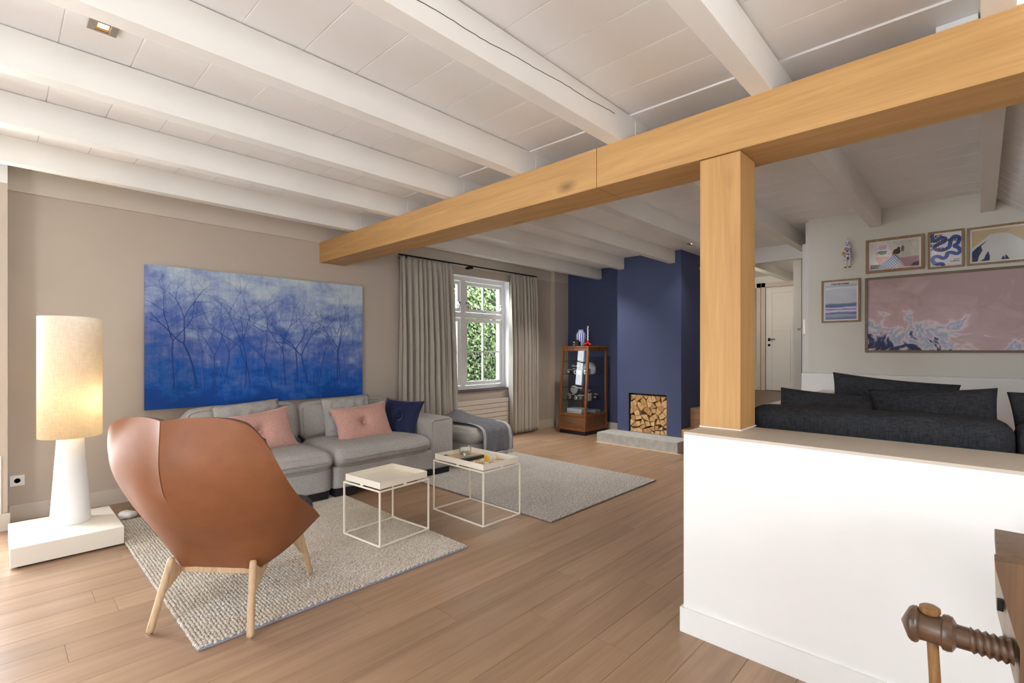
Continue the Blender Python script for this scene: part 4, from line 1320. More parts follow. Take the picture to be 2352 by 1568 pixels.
# small bottles on the sill
sbm = thing('sill_bottle', 'small blue bottle on the window sill by the left curtain', 'bottle', (4.525, 5.45, 0.735))
lathe('body', [(0, 0), (0.022, 0), (0.022, 0.075), (0.012, 0.09), (0.012, 0.10), (0, 0.10)], plain('blue_label', srgb(96, 118, 158), 0.3), sbm, 18, (4.525, 5.45, 0.735))
lathe('neck', [(0, 0.10), (0.011, 0.10), (0.010, 0.20), (0, 0.205)], LAMPW, sbm, 14, (4.525, 5.45, 0.735))
lathe_o = lathe('sill_jar', [(0, 0), (0.014, 0), (0.015, 0.06), (0.010, 0.07), (0.010, 0.085), (0, 0.085)], plain('amber_glass', srgb(176, 122, 62), 0.2), None, 16, (0, 0, 0))
lathe_o.location = (4.580, 5.45, 0.735)
setp(lathe_o, 'small amber jar on the window sill next to the blue bottle', 'jar')

# ---- hedge and garden outside
gr = struct(box('ground_outside', -6, 14, 5.7, 16, -0.15, -0.02, plain('garden_grass', srgb(66, 84, 46), 0.9, var=0.15, vscale=8)))
def leaf_mat():
    m, nt, b = new_mat('hedge_leaf')
    v = tex_coord(nt)
    f = nz(nt, v, 16, 3, 0.8)
    col = ramp(nt, [(0.30, srgb(48, 72, 34)), (0.48, srgb(86, 112, 58)), (0.62, srgb(118, 138, 84)), (0.75, srgb(158, 166, 122))], f)
    nt.links.new(col, b.inputs['Base Color'])
    b.inputs['Roughness'].default_value = 0.45
    return m
LEAF = leaf_mat()
hd = thing('hedge', 'tall clipped green hedge outside the window', 'hedge', (6.0, 7.0, -0.02))
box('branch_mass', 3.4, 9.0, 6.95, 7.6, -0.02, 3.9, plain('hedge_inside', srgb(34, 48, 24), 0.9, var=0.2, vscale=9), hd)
rng = np.random.RandomState(4)
nl = 17000
cx = rng.uniform(3.6, 8.6, nl); cz = rng.uniform(0.0, 3.8, nl); cy = 6.93 - np.abs(rng.normal(0, 0.09, nl))
V = np.zeros((nl, 6, 3))
for i in range(nl):
    L = rng.uniform(0.045, 0.085); W = L * rng.uniform(0.5, 0.65)
    M_ = (Matrix.Rotation(rng.uniform(-0.9, 0.9), 3, 'Z') @ Matrix.Rotation(rng.uniform(-0.9, 0.5), 3, 'X') @ Matrix.Rotation(rng.uniform(0, 6.28), 3, 'Y'))
    tpl = [(-L / 2, 0, 0), (-L * .1, -.004, W / 2), (L * .28, -.004, W * .38), (L / 2, .006, 0), (L * .28, -.004, -W * .38), (-L * .1, -.004, -W / 2)]
    for k, p in enumerate(tpl):
        q = M_ @ Vector(p)
        V[i, k] = (cx[i] + q.x, cy[i] + q.y, cz[i] + q.z)
Fc = (np.array([[0, 1, 2, 3], [0, 3, 4, 5]])[None] + (np.arange(nl) * 6)[:, None, None]).reshape(-1, 4)
me = bpy.data.meshes.new('leaves')
me.vertices.add(nl * 6); me.vertices.foreach_set('co', V.reshape(-1))
me.loops.add(Fc.size); me.loops.foreach_set('vertex_index', Fc.reshape(-1).astype(np.int32))
me.polygons.add(len(Fc)); me.polygons.foreach_set('loop_start', np.arange(0, Fc.size, 4, dtype=np.int32))
me.update(calc_edges=True)
setp(put('leaves', me, LEAF, hd), kind='stuff')

# ================================================================== FIREPLACE CORNER
he = thing('hearth', 'grey concrete hearth slab in front of the navy chimney breast', 'hearth', (6.17, 3.4, 0))
box('slab', 5.978, CX, 2.79, 4.005, 0.0, 0.142, CONC, he, 0.003)
box('floor_strip', 5.955, 5.978, 2.74, 4.03, 0.0, 0.006, plain('pale_strip', srgb(222, 190, 156), 0.6), he)

# split logs, every one its own thing
def clip(poly, p, q):
    """keep the part of poly nearer to p than to q"""
    out = []
    m_ = ((p[0] + q[0]) / 2, (p[1] + q[1]) / 2); n_ = (q[0] - p[0], q[1] - p[1])
    sd = lambda a: (a[0] - m_[0]) * n_[0] + (a[1] - m_[1]) * n_[1]
    for i in range(len(poly)):
        a, b = poly[i], poly[(i + 1) % len(poly)]
        da, db = sd(a), sd(b)
        if da <= 0: out.append(a)
        if (da < 0 < db) or (db < 0 < da):
            t = da / (da - db)
            out.append((a[0] + t * (b[0] - a[0]), a[1] + t * (b[1] - a[1])))
    return out
rng = random.Random(21)
ya, yb, za, zb = FY0 + 0.012, FY1 - 0.012, FZ0 + 0.001, FZ1 - 0.025
pts = []
tries = 0
while len(pts) < 58 and tries < 20000:
    tries += 1
    p = (rng.uniform(ya, yb), rng.uniform(za, zb))
    if all((p[0] - q[0]) ** 2 + (p[1] - q[1]) ** 2 > 0.056 ** 2 for q in pts): pts.append(p)
def area(P_):
    return 0.5 * abs(sum(P_[i][0] * P_[(i + 1) % len(P_)][1] - P_[(i + 1) % len(P_)][0] * P_[i][1] for i in range(len(P_))))
LOGM = []
for k, (c0, c1) in enumerate([((176, 134, 84), (216, 178, 124)), ((190, 150, 98), (226, 192, 142)), ((160, 114, 70), (200, 156, 106))]):
    m_, nt_, b_ = new_mat('split_log_%s' % ('tan', 'pale', 'ruddy')[k])
    v_ = tex_coord(nt_, (1, 1, 1), rand=True)
    f_ = nz(nt_, v_, 34, 4, 0.65)
    nt_.links.new(ramp(nt_, [(0.3, srgb(*c0)), (0.7, srgb(*c1))], f_), b_.inputs['Base Color'])
    b_.inputs['Roughness'].default_value = 0.85
    bump(nt_, b_, nz(nt_, v_, 120, 2), 0.3, 0.002)
    LOGM.append(m_)
for i, p in enumerate(pts):
    poly = [(ya, za), (yb, za), (yb, zb), (ya, zb)]
    for j, q in enumerate(pts):
        if i != j: poly = clip(poly, p, q)
    if len(poly) < 3: continue
    while len(poly) > 5 or (len(poly) > 4 and rng.random() < 0.7) or (len(poly) > 3 and rng.random() < 0.25):
        best = min(range(len(poly)), key=lambda k: area([poly[k - 1], poly[k], poly[(k + 1) % len(poly)]]))
        poly.pop(best)
        if len(poly) == 3: break
    cy_, cz_ = sum(a for a, b in poly) / len(poly), sum(b for a, b in poly) / len(poly)
    poly = [(cy_ + (a - cy_) * 0.93, cz_ + (b - cz_) * 0.93) for a, b in poly]
    if min(b for a, b in poly) < za + 0.02:                       # bottom row rests on the hearth
        poly = [(a, max(FZ0, b - 0.004) if b > za + 0.02 else FZ0) for a, b in poly]
    # one long side slightly rounded like a bark side
    big = max(range(len(poly)), key=lambda k: (poly[k][0] - poly[(k + 1) % len(poly)][0]) ** 2 + (poly[k][1] - poly[(k + 1) % len(poly)][1]) ** 2)
    a, b = poly[big], poly[(big + 1) % len(poly)]
    mx_, mz_ = (a[0] + b[0]) / 2, (a[1] + b[1]) / 2
    if rng.random() < 0.6 and min(a[1], b[1]) > za + 0.02:
        poly.insert(big + 1, (mx_ + (mx_ - cy_) * 0.16, mz_ + (mz_ - cz_) * 0.16))
    xf = CX + 0.018 + rng.uniform(0, 0.02)
    me_ = prism_mesh([(a - cy_, b - cz_) for a, b in poly], 0, 0.0, 0.32)
    o = put('firewood_log', me_, LOGM[rng.choice([0, 0, 1, 1, 2])])
    o.location = (xf, cy_, cz_)
    setp(o, 'split pale firewood log stacked in the fireplace opening', 'log', 'split logs in the fireplace')

# ---- display cabinet
cb = thing('display_cabinet', 'tall wooden display cabinet with glass sides in the navy alcove', 'cabinet', (6.55, 4.66, 0))
CY_0, CY_1, CXB, CH = 4.395, 4.918, 6.862, 1.385
def xf(z): return 6.235 + 0.100 * z / CH
def slanted(name, y0, y1, z0, z1, dx0, dx1, mat, parent, bev=0.002):
    """bar lying in the leaning front: from xf+dx0 to xf+dx1"""
    V = [(xf(z0) + dx0, y0, z0), (xf(z0) + dx1, y0, z0), (xf(z0) + dx1, y1, z0), (xf(z0) + dx0, y1, z0), (xf(z1) + dx0, y0, z1), (xf(z1) + dx1, y0, z1), (xf(z1) + dx1, y1, z1), (xf(z1) + dx0, y1, z1)]
    return hexa(name, V, mat, parent, bev)
box('plinth', 6.262, CXB - 0.02, CY_0 + 0.015, CY_1 - 0.015, 0.0, 0.062, DARKW, cb)
pw = 0.036
slanted('post', CY_0, CY_0 + pw, 0.06, CH - 0.02, 0, pw, CABW, cb)
slanted('post', CY_1 - pw, CY_1, 0.06, CH - 0.02, 0, pw, CABW, cb)
box('post', CXB - pw, CXB, CY_0, CY_0 + pw, 0.06, CH - 0.02, CABW, cb, 0.002)
box('post', CXB - pw, CXB, CY_1 - pw, CY_1, 0.06, CH - 0.02, CABW, cb, 0.002)
box('top', xf(CH) - 0.012, CXB + 0.008, CY_0 - 0.010, CY_1 + 0.010, CH - 0.022, CH, CABW, cb, 0.003)
for z0, z1 in ((0.062, 0.105), (0.285, 0.325), (CH - 0.075, CH - 0.022)):
    slanted('front_rail', CY_0 + pw, CY_1 - pw, z0, z1, 0.002, pw - 0.004, CABW, cb)
    for y0 in (CY_0 + 0.002, CY_1 - pw + 0.004):
        V = [(xf(z0) + pw, y0, z0), (CXB - pw, y0, z0), (CXB - pw, y0 + pw - 0.006, z0), (xf(z0) + pw, y0 + pw - 0.006, z0), (xf(z1) + pw, y0, z1), (CXB - pw, y0, z1), (CXB - pw, y0 + pw - 0.006, z1), (xf(z1) + pw, y0 + pw - 0.006, z1)]
        hexa('side_rail', V, CABW, cb)
    box('back_rail', CXB - pw, CXB, CY_0 + pw, CY_1 - pw, z0, z1, CABW, cb)
PANEL = wood('cabinet_panel_wood', srgb(92, 58, 36), srgb(140, 98, 66), axis=1, scale=1.6, rough=0.45)
slanted('front_panel', CY_0 + pw, CY_1 - pw, 0.105, 0.285, 0.012, 0.022, PANEL, cb, 0)
box('side_panel', 6.27, CXB - pw, CY_0 + 0.014, CY_0 + 0.022, 0.10, 0.29, PANEL, cb)
box('side_panel', 6.27, CXB - pw, CY_1 - 0.022, CY_1 - 0.014, 0.10, 0.29, PANEL, cb)
box('inner_floor', 6.275, CXB - 0.01, CY_0 + 0.03, CY_1 - 0.03, 0.300, 0.319, DARKW, cb)
slanted('glass_front', CY_0 + pw, CY_1 - pw, 0.325, CH - 0.075, 0.012, 0.016, VITRINE, cb, 0)
for y0 in (CY_0 + 0.014, CY_1 - 0.018):
    z0, z1 = 0.325, CH - 0.075
    V = [(xf(z0) + pw, y0, z0), (CXB - pw, y0, z0), (CXB - pw, y0 + 0.004, z0), (xf(z0) + pw, y0 + 0.004, z0), (xf(z1) + pw, y0, z1), (CXB - pw, y0, z1), (CXB - pw, y0 + 0.004, z1), (xf(z1) + pw, y0 + 0.004, z1)]
    hexa('glass_side', V, VITRINE, cb)
SHG = plain('dark_edge_glass_shelf', srgb(40, 50, 56), 0.08, spec=0.6)
for z in (0.526, 0.733, 0.939, 1.145):
    s_ = box('glass_shelf', xf(z) + 0.03, CXB - 0.04, CY_0 + 0.024, CY_1 - 0.024, z - 0.006, z, VITRINE, cb)
    box('shelf_edge', xf(z) + 0.0285, xf(z) + 0.030, CY_0 + 0.024, CY_1 - 0.024, z - 0.007, z, SHG, s_)
    for y in (CY_0 + pw - 0.008, CY_1 - pw + 0.008):
        lathe('shelf_clip', [(0, -0.010), (0.008, -0.010), (0.008, 0.010), (0, 0.010)], LAMPW, s_, 10, (xf(z) + 0.016, y, z - 0.008), False, 'x')
# contents
SILV = plain('camera_silver', srgb(206, 206, 202), 0.3, 0.7)
BLK = plain('camera_black', srgb(26, 26, 28), 0.45)
BEIGE = plain('camera_beige', srgb(206, 196, 176), 0.5)
CLENS = plain('lens_glass_dark', srgb(16, 18, 26), 0.08, spec=0.8)
def camera(label, y, z, w, h, d, body, ring, x=6.42, kind='box', rot=0.0):
    t = thing('camera', label, 'camera', (x, y, z), rot, 'vintage cameras in the cabinet', world_space=False)
    box('body', 0, d, -w / 2, w / 2, 0, h * 0.72, body, t, 0.004)
    box('top_plate', 0.002, d - 0.002, -w / 2 + 0.002, w / 2 - 0.002, h * 0.72, h * 0.86, SILV if body is BLK else BLK, t, 0.003)
    box('viewfinder', 0.006, d - 0.008, -0.014, 0.014, h * 0.86, h, body, t, 0.002)
    r = min(w, h) * 0.27
    l_ = lathe('lens', [(0, -0.032), (r * 0.8, -0.032), (r, -0.026), (r, 0.0), (0, 0.0)], ring, t, 20, (0, 0, h * 0.38), True, 'x')
    g_ = lathe('lens_glass', [(0, -0.0335), (r * 0.6, -0.0330), (r * 0.6, -0.031), (0, -0.031)], CLENS, t, 16, (0, 0, h * 0.38), True, 'x')
    lathe('dial', [(0, 0), (0.009, 0), (0.009, 0.008), (0, 0.008)], SILV, t, 12, (d / 2, w / 2 - 0.016, h * 0.86))
    return t
Z1_, Z2_ = 0.939, 0.526
camera('small black box camera with white lens ring, leftmost on the upper camera shelf', 4.835, Z1_, 0.075, 0.085, 0.06, BLK, LAMPW, 6.40)
camera('tall black and silver camera on the upper shelf beside the white-ringed one', 4.745, Z1_, 0.105, 0.16, 0.06, BLK, SILV, 6.44)
camera('silver rangefinder camera at the front of the upper camera shelf', 4.655, Z1_, 0.125, 0.085, 0.04, SILV, SILV, 6.385)
camera('silver camera on the upper shelf in front of the white dome', 4.495, Z1_, 0.095, 0.10, 0.05, SILV, SILV, 6.42)
fc = camera('black press camera with large round flash reflector on the lower camera shelf', 4.80, Z2_, 0.125, 0.105, 0.06, BLK, SILV, 6.40)
rf = lathe('flash_reflector', [(0.066, -0.030), (0.060, -0.012), (0.040, 0.008), (0.015, 0.014), (0.0, 0.014), (0.0, 0.017), (0.018, 0.017), (0.045, 0.011), (0.064, -0.011), (0.068, -0.030), (0.066, -0.030)], SILV, fc, 28, (0.02, -0.085, 0.165), True, 'x')
tube('flash_arm', [(0.03, -0.065, 0.05), (0.03, -0.085, 0.10), (0.03, -0.085, 0.165)], 0.006, BLK, fc, 8)
camera('black camera with bright lens ring at the middle of the lower shelf', 4.665, Z2_, 0.095, 0.08, 0.05, BLK, LAMPW, 6.39)
camera('dark folding camera with round silver lens on the lower shelf near the corner post', 4.575, Z2_, 0.085, 0.10, 0.05, BLK, SILV, 6.375, rot=0.15)
camera('beige upright box camera at the right of the lower camera shelf', 4.495, Z2_, 0.062, 0.165, 0.08, BEIGE, SILV, 6.44)
camera('black folding camera at the far right of the lower camera shelf', 4.465, Z2_, 0.06, 0.115, 0.05, BLK, BEIGE, 6.62)
dm = thing('white_dome', 'white dome-shaped lamp on the upper shelf of the cabinet', 'lamp', (6.58, 4.55, Z1_))
lathe('dome', [(0.0, 0.195), (0.035, 0.19), (0.075, 0.165), (0.10, 0.12), (0.105, 0.06), (0.10, 0.02), (0.09, 0.004), (0.0, 0.004)], LAMPW, dm, 32, (6.58, 4.55, Z1_))
lathe('foot', [(0, 0), (0.085, 0), (0.085, 0.004), (0, 0.004)], SILV, dm, 24, (6.58, 4.55, Z1_))
mags = [srgb(216, 220, 224), srgb(190, 200, 210), srgb(228, 228, 226), srgb(170, 178, 188), srgb(206, 210, 214)]
rng = random.Random(5)
for i in range(5):
    m_ = thing('magazine', ['pale magazine at the bottom of the stack in the cabinet', 'blue-grey magazine second from the bottom of the cabinet stack', 'white magazine in the middle of the cabinet stack', 'grey magazine second from the top of the cabinet stack', 'light magazine on top of the stack in the cabinet'][i], 'magazine', (6.47, 4.70, 0.319 + i * 0.0145), rng.uniform(-0.12, 0.12), 'magazines stacked in the cabinet', world_space=False)
    box('pages', -0.10, 0.10, -0.135, 0.135, 0.0012, 0.0128, PAPER, m_)
    box('cover', -0.102, 0.102, -0.137, 0.137, 0.0128, 0.0142, plain('magazine_cover_%d' % i, mags[i], 0.3), m_)
    box('spine', -0.1035, -0.1005, -0.137, 0.137, 0.0, 0.0142, plain('magazine_spine_%d' % i, mags[(i + 2) % 5], 0.3), m_)
for i in range(2):
    m_ = thing('book', ['dark flat book lying behind the magazines in the cabinet', 'grey flat book on the dark book behind the magazines'][i], 'book', (6.66, 4.56, 0.319 + i * 0.022), 0.05 * (i + 1), 'books lying in the cabinet', world_space=False)
    box('pages', -0.085, 0.085, -0.11, 0.11, 0.003, 0.019, PAPER, m_)
    box('cover', -0.09, 0.09, -0.115, 0.115, 0.0185, 0.0215, plain('book_cover_%d' % i, (srgb(70, 74, 84), srgb(150, 156, 166))[i], 0.4), m_)
    box('cover', -0.09, 0.09, -0.115, 0.115, 0.0, 0.003, plain('book_back_%d' % i, (srgb(70, 74, 84), srgb(150, 156, 166))[i], 0.4), m_)

# on top of the cabinet
def stripes():
    m, nt, b = new_mat('blue_striped_glaze')
    tc = nt.nodes.new('ShaderNodeTexCoord'); sx = nt.nodes.new('ShaderNodeSeparateXYZ'); nt.links.new(tc.outputs['Object'], sx.inputs[0])
    at = nt.nodes.new('ShaderNodeMath'); at.operation = 'ARCTAN2'; nt.links.new(sx.outputs[1], at.inputs[0]); nt.links.new(sx.outputs[0], at.inputs[1])
    mu = nt.nodes.new('ShaderNodeMath'); mu.operation = 'MULTIPLY'; mu.inputs[1].default_value = 15; nt.links.new(at.outputs[0], mu.inputs[0])
    si = nt.nodes.new('ShaderNodeMath'); si.operation = 'SINE'; nt.links.new(mu.outputs[0], si.inputs[0])
    ad = nt.nodes.new('ShaderNodeMath'); ad.operation = 'MULTIPLY_ADD'; ad.inputs[1].default_value = 0.5; ad.inputs[2].default_value = 0.5; nt.links.new(si.outputs[0], ad.inputs[0])
    nt.links.new(ramp(nt, [(0.46, srgb(52, 76, 168)), (0.54, srgb(226, 232, 244))], ad.outputs[0]), b.inputs['Base Color'])
    b.inputs['Roughness'].default_value = 0.15
    return m
vs = lathe('striped_vase', [(0, 0), (0.045, 0), (0.052, 0.01), (0.070, 0.07), (0.079, 0.13), (0.079, 0.18), (0.065, 0.215), (0.044, 0.238), (0.042, 0.262), (0.046, 0.268), (0.042, 0.268), (0.038, 0.262), (0.040, 0.238), (0.060, 0.212), (0.07, 0.15), (0.0, 0.02)], stripes(), None, 40, (0, 0, 0))
vs.location = (6.56, 4.70, CH)
setp(vs, 'blue and white vertically striped vase on top of the cabinet', 'vase')
tcam = thing('camera', 'small black camera with silver face on top of the cabinet', 'camera', (6.41, 4.70, CH), 0, 'vintage cameras in the cabinet', world_space=False)
box('body', 0, 0.06, -0.055, 0.045, 0, 0.075, BLK, tcam, 0.006)
box('face', -0.004, 0.004, 0.012, 0.046, 0.012, 0.072, SILV, tcam, 0.002)
lathe('lens', [(0, -0.02), (0.013, -0.02), (0.014, 0), (0, 0)], BLK, tcam, 16, (-0.003, 0.029, 0.04), True, 'x')
box('hump', 0.01, 0.05, -0.035, 0.01, 0.075, 0.098, BLK, tcam, 0.004)
REDP = plain('red_lacquer', srgb(196, 24, 30), 0.25)
ch_ = thing('candle_holder', 'red three-footed candle holder on top of the cabinet', 'candle holder', (6.45, 4.49, CH))
lathe('cup', [(0.017, 0.03), (0.021, 0.05), (0.022, 0.092), (0.018, 0.092), (0.016, 0.05), (0.0, 0.045), (0.0, 0.03)], REDP, ch_, 20, (6.45, 4.49, CH))
for k in range(3):
    a = 2 * pi * k / 3 + 2.6
    tube('foot', [(6.45, 4.49, CH + 0.045), (6.45 + 0.035 * cos(a), 4.49 + 0.035 * sin(a), CH + 0.034), (6.45 + 0.062 * cos(a), 4.49 + 0.062 * sin(a), CH + 0.016)], [0.017, 0.017, 0.0155], REDP, ch_, 12)
CAND = plain('candle_wax', srgb(222, 224, 226), 0.5)
pts_ = []
for i in range(60):
    pts_.append((6.45 + 0.0035 * cos(i * 0.55), 4.49 + 0.0035 * sin(i * 0.55), CH + 0.052 + 0.265 * i / 59))
cn = thing('twisted_candle', 'white twisted candle in the red holder', 'candle', (6.45, 4.49, CH + 0.05))
tube('wax', pts_, [0.0105 - 0.003 * (i / 59) for i in range(60)], CAND, cn, 10)
tube('wick', [(pts_[-1][0], pts_[-1][1], pts_[-1][2]), (pts_[-1][0], pts_[-1][1], pts_[-1][2] + 0.012)], 0.001, DARKW, cn, 5)

# ================================================================== RAISED ROOM
struct(box('wall_parapet', 3.76, 5.698, 1.0, 1.14, 0.0, 0.925, WHITE))
us_ = thing('charcoal_sofa', 'low charcoal fabric sofa behind the white half wall', 'sofa', (3.15, -0.5, UF))
def softw(name, x0, x1, y0, y1, z0, z1, rad, mat, parent, puff=(0, 0, 0), n=16, seed=0, wr=0.004, ws=7.0):
    return put(name, soft_box_mesh(x1 - x0, y1 - y0, z1 - z0, rad, puff, n, seed, wr, ws), mat, parent, ((x0 + x1) / 2, (y0 + y1) / 2, (z0 + z1) / 2))
softw('backrest', 2.655, 2.90, -0.095, 0.86, 0.56, 1.035, 0.05, CHARC, us_, (0, 0, 0.006), 18, 1, 0.008)
softw('backrest', 2.655, 2.90, -1.15, -0.100, 0.56, 1.035, 0.05, CHARC, us_, (0, 0, 0.006), 18, 2, 0.008)
softw('base', 2.66, 3.72, -1.15, 0.86, 0.57, 0.74, 0.03, CHARC, us_, (0, 0, 0), 12, 3, 0.003)
softw('seat_cushion', 2.86, 3.74, -0.09, 0.85, 0.72, 0.87, 0.06, CHARC, us_, (0.01, 0.01, 0.02), 16, 4, 0.004)
softw('seat_cushion', 2.86, 3.74, -1.14, -0.105, 0.72, 0.87, 0.06, CHARC, us_, (0.01, 0.01, 0.02), 16, 5, 0.004)
for x in (2.72, 3.60):
    for y in (-1.08, 0.72): box('foot', x, x + 0.06, y, y + 0.06, UF, 0.575, DARKW, us_)
dk = 'charcoal cushions on the raised sofa'
scatter('charcoal_cushion', 'charcoal cushion at the back with a raised left corner, near the pale wall', 0.56, 0.36, 0.16, CHARC, (3.42, 0.365, 0.99), radians(88), radians(-8), radians(-5), 0, 11, dk, pinch=0.06)
scatter('charcoal_cushion', 'wide charcoal cushion in the middle of the raised sofa back', 0.47, 0.34, 0.15, CHARC, (3.02, 0.165, 0.972), radians(92), radians(14), radians(4), 0, 12, dk, pinch=0.06)
scatter('charcoal_cushion', 'flattened charcoal cushion on the raised sofa next to the oak post', 0.52, 0.30, 0.15, CHARC, (3.04, 0.575, 0.955), radians(90), radians(20), radians(-3), 0, 13, dk, pinch=0.06)
scatter('charcoal_cushion', 'charcoal cushion cut off by the right edge of the picture', 0.50, 0.36, 0.15, CHARC, (3.06, -0.345, 0.975), radians(88), radians(10), radians(4), 0, 14, dk, pinch=0.06)

# ---- pictures on the pale wall
XP = 5.81
def picture(name, label, yl, yr, z0, z1, fw, mw, art, frame_mat=FRAMEW, glass=True):
    """yl > yr : left and right in the picture"""
    p = thing(name, label, 'picture', (XP, (yl + yr) / 2, z0), 0, 'framed prints on the pale wall')
    x0, x1 = XP - 0.026, XP - 0.001
    box('frame_bar', x0, x1, yl - fw, yl, z0, z1, frame_mat, p, 0.0015)
    box('frame_bar', x0, x1, yr, yr + fw, z0, z1, frame_mat, p, 0.0015)
    box('frame_bar', x0 + 0.0004, x1, yr + fw, yl - fw, z0, z0 + fw, frame_mat, p, 0.0015)
    box('frame_bar', x0 + 0.0004, x1, yr + fw, yl - fw, z1 - fw, z1, frame_mat, p, 0.0015)
    if mw > 0: box('mount', XP - 0.012, XP - 0.003, yr + fw * 0.6, yl - fw * 0.6, z0 + fw * 0.6, z1 - fw * 0.6, PAPER, p)
    box('print', XP - 0.0128, XP - 0.004, yr + fw + mw, yl - fw - mw, z0 + fw + mw, z1 - fw - mw, art, p)
    if glass: box('glazing', XP - 0.0185, XP - 0.0170, yr + fw * 0.7, yl - fw * 0.7, z0 + fw * 0.7, z1 - fw * 0.7, PICGLASS, p)
    return p
def flat(name, poly, mat, parent, depth=0.0132):
    """flat printed shape: polygon of (y,z)"""
    return put(name, prism_mesh(poly, 0, XP - depth - 0.0003, XP - depth), mat, parent)
def lettering(txt, y, z, h, mat, parent, align='LEFT', depth=0.0142, width=None):
    c = bpy.data.curves.new('lettering', 'FONT'); c.body = txt; c.size = h; c.align_x = align; c.offset = h * 0.035
    o = bpy.data.objects.new('tmp', c); COL.objects.link(o)
    dg = bpy.context.evaluated_depsgraph_get()
    me_ = bpy.data.meshes.new_from_object(o.evaluated_get(dg))
    bpy.data.objects.remove(o)
    xs = [v.co.x for v in me_.vertices]
    k = 1.0
    if width and xs: k = width / (max(xs) - min(xs))
    for v in me_.vertices:
        v.co = (XP - depth, y - v.co.x * k, z + v.co.y)
    me_.materials.clear()
    return put('lettering', me_, mat, parent)
INK = plain('print_black', srgb(30, 30, 34), 0.7)
BLUEP = plain('print_blue', srgb(44, 74, 152), 0.7, var=0.10, vscale=9)
NAVYP = plain('print_navy', srgb(44, 58, 98), 0.7)
SAND = plain('print_sand', srgb(196, 176, 134), 0.7)
SNOW = plain('print_snow', srgb(206, 206, 204), 0.7)
def bands():
    m, nt, b = new_mat('mauve_blue_abstract')
    tc = nt.nodes.new('ShaderNodeTexCoord'); sx = nt.nodes.new('ShaderNodeSeparateXYZ'); nt.links.new(tc.outputs['Object'], sx.inputs[0])
    n1 = nz(nt, tex_coord(nt, (1, 1.0, 1.3)), 3.4, 5, 0.6, 1.2)
    def ma(op, a, c):
        n = nt.nodes.new('ShaderNodeMath'); n.operation = op
        for s_, x in zip(n.inputs, (a, c)):
            if isinstance(x, (int, float)): s_.default_value = x
            else: nt.links.new(x, s_)
        return n.outputs[0]
    # darker blue patches low down and toward the window side, plain mauve above
    k = ma('ADD', ma('MULTIPLY', ma('SUBTRACT', sx.outputs[2], 1.30), -1.25), ma('MULTIPLY', sx.outputs[1], 0.50))
    k = ma('ADD', ma('ADD', k, 0.60), ma('MULTIPLY', ma('SUBTRACT', n1, 0.5), 1.5))
    col = ramp(nt, [(0.0, srgb(176, 152, 152)), (0.42, srgb(196, 172, 174)), (0.50, srgb(222, 208, 214)), (0.58, srgb(150, 170, 196)), (0.66, srgb(216, 204, 212)), (0.74, srgb(50, 66, 120)), (0.84, srgb(34, 38, 62)), (0.93, srgb(206, 196, 208))], k)
    nt.links.new(col, b.inputs['Base Color']); b.inputs['Roughness'].default_value = 0.6
    return m
picture('framed_print', 'wide framed abstract print in mauve and blue on the pale wall', 0.808, -0.95, 1.298, 2.015, 0.022, 0.0, bands(), wood('grey_brown_frame', srgb(104, 86, 70), srgb(140, 120, 98), axis=1, scale=2, rough=0.5), False)

def sea():
    m, nt, b = new_mat('sea_print')
    tc = nt.nodes.new('ShaderNodeTexCoord'); sx = nt.nodes.new('ShaderNodeSeparateXYZ'); nt.links.new(tc.outputs['Object'], sx.inputs[0])
    n1 = nz(nt, tex_coord(nt, (1, 1.5, 6)), 5, 4)
    ad = nt.nodes.new('ShaderNodeMath'); ad.operation = 'MULTIPLY_ADD'; nt.links.new(n1, ad.inputs[0]); ad.inputs[1].default_value = 0.03; nt.links.new(sx.outputs[2], ad.inputs[2])
    mr = nt.nodes.new('ShaderNodeMapRange'); mr.inputs[1].default_value = 1.64; mr.inputs[2].default_value = 1.99; nt.links.new(ad.outputs[0], mr.inputs[0])
    col = ramp(nt, [(0.0, srgb(58, 66, 142)), (0.12, srgb(150, 170, 190)), (0.19, srgb(70, 76, 158)), (0.24, srgb(222, 222, 234)), (0.29, srgb(74, 80, 164)), (0.32, srgb(224, 224, 236)), (0.37, srgb(54, 90, 160)), (0.44, srgb(84, 110, 150)), (0.48, srgb(190, 198, 210)), (0.85, srgb(184, 190, 204)), (0.90, srgb(228, 228, 236)), (0.95, srgb(186, 192, 208))], mr.outputs[0])
    nt.links.new(col, b.inputs['Base Color']); b.inputs['Roughness'].default_value = 0.6
    return m
pk = picture('framed_print', 'small framed print of blue sea bands below the gnome ornament', 1.170, 0.845, 1.597, 2.022, 0.016, 0.016, sea())
for o_ in pk.children:
    if o_.name.startswith('print'):
        for v in o_.data.vertices:
            if v.co.z > 1.9: v.co.z -= 0.022
lettering('BLEU DE CHINE', 1.085, 1.972, 0.020, INK, pk, width=0.145)

def room_mat():
    m, nt, b = new_mat('pale_interior_print')
    v = tex_coord(nt); f = nz(nt, tex_coord(nt, (1, 3, 1)), 9, 4, 0.6)
    nt.links.new(ramp(nt, [(0.3, srgb(186, 182, 190)), (0.5, srgb(208, 200, 186)), (0.7, srgb(218, 214, 210))], f), b.inputs['Base Color'])
    b.inputs['Roughness'].default_value = 0.6
    return m
pb = picture('framed_print', 'framed print of a figure in a blue plaid shirt among flowers', 0.802, 0.368, 2.058, 2.376, 0.022, 0.014, room_mat())
def blob(cy, cz, ry, rz, n=18, jag=0.0, seed=0):
    rng_ = random.Random(seed)
    return [(cy + ry * cos(2 * pi * i / n) * (1 + rng_.uniform(-jag, jag)), cz + rz * sin(2 * pi * i / n) * (1 + rng_.uniform(-jag, jag))) for i in range(n)]
ROSE = plain('print_rose', srgb(176, 140, 146), 0.7, var=0.1, vscale=30)
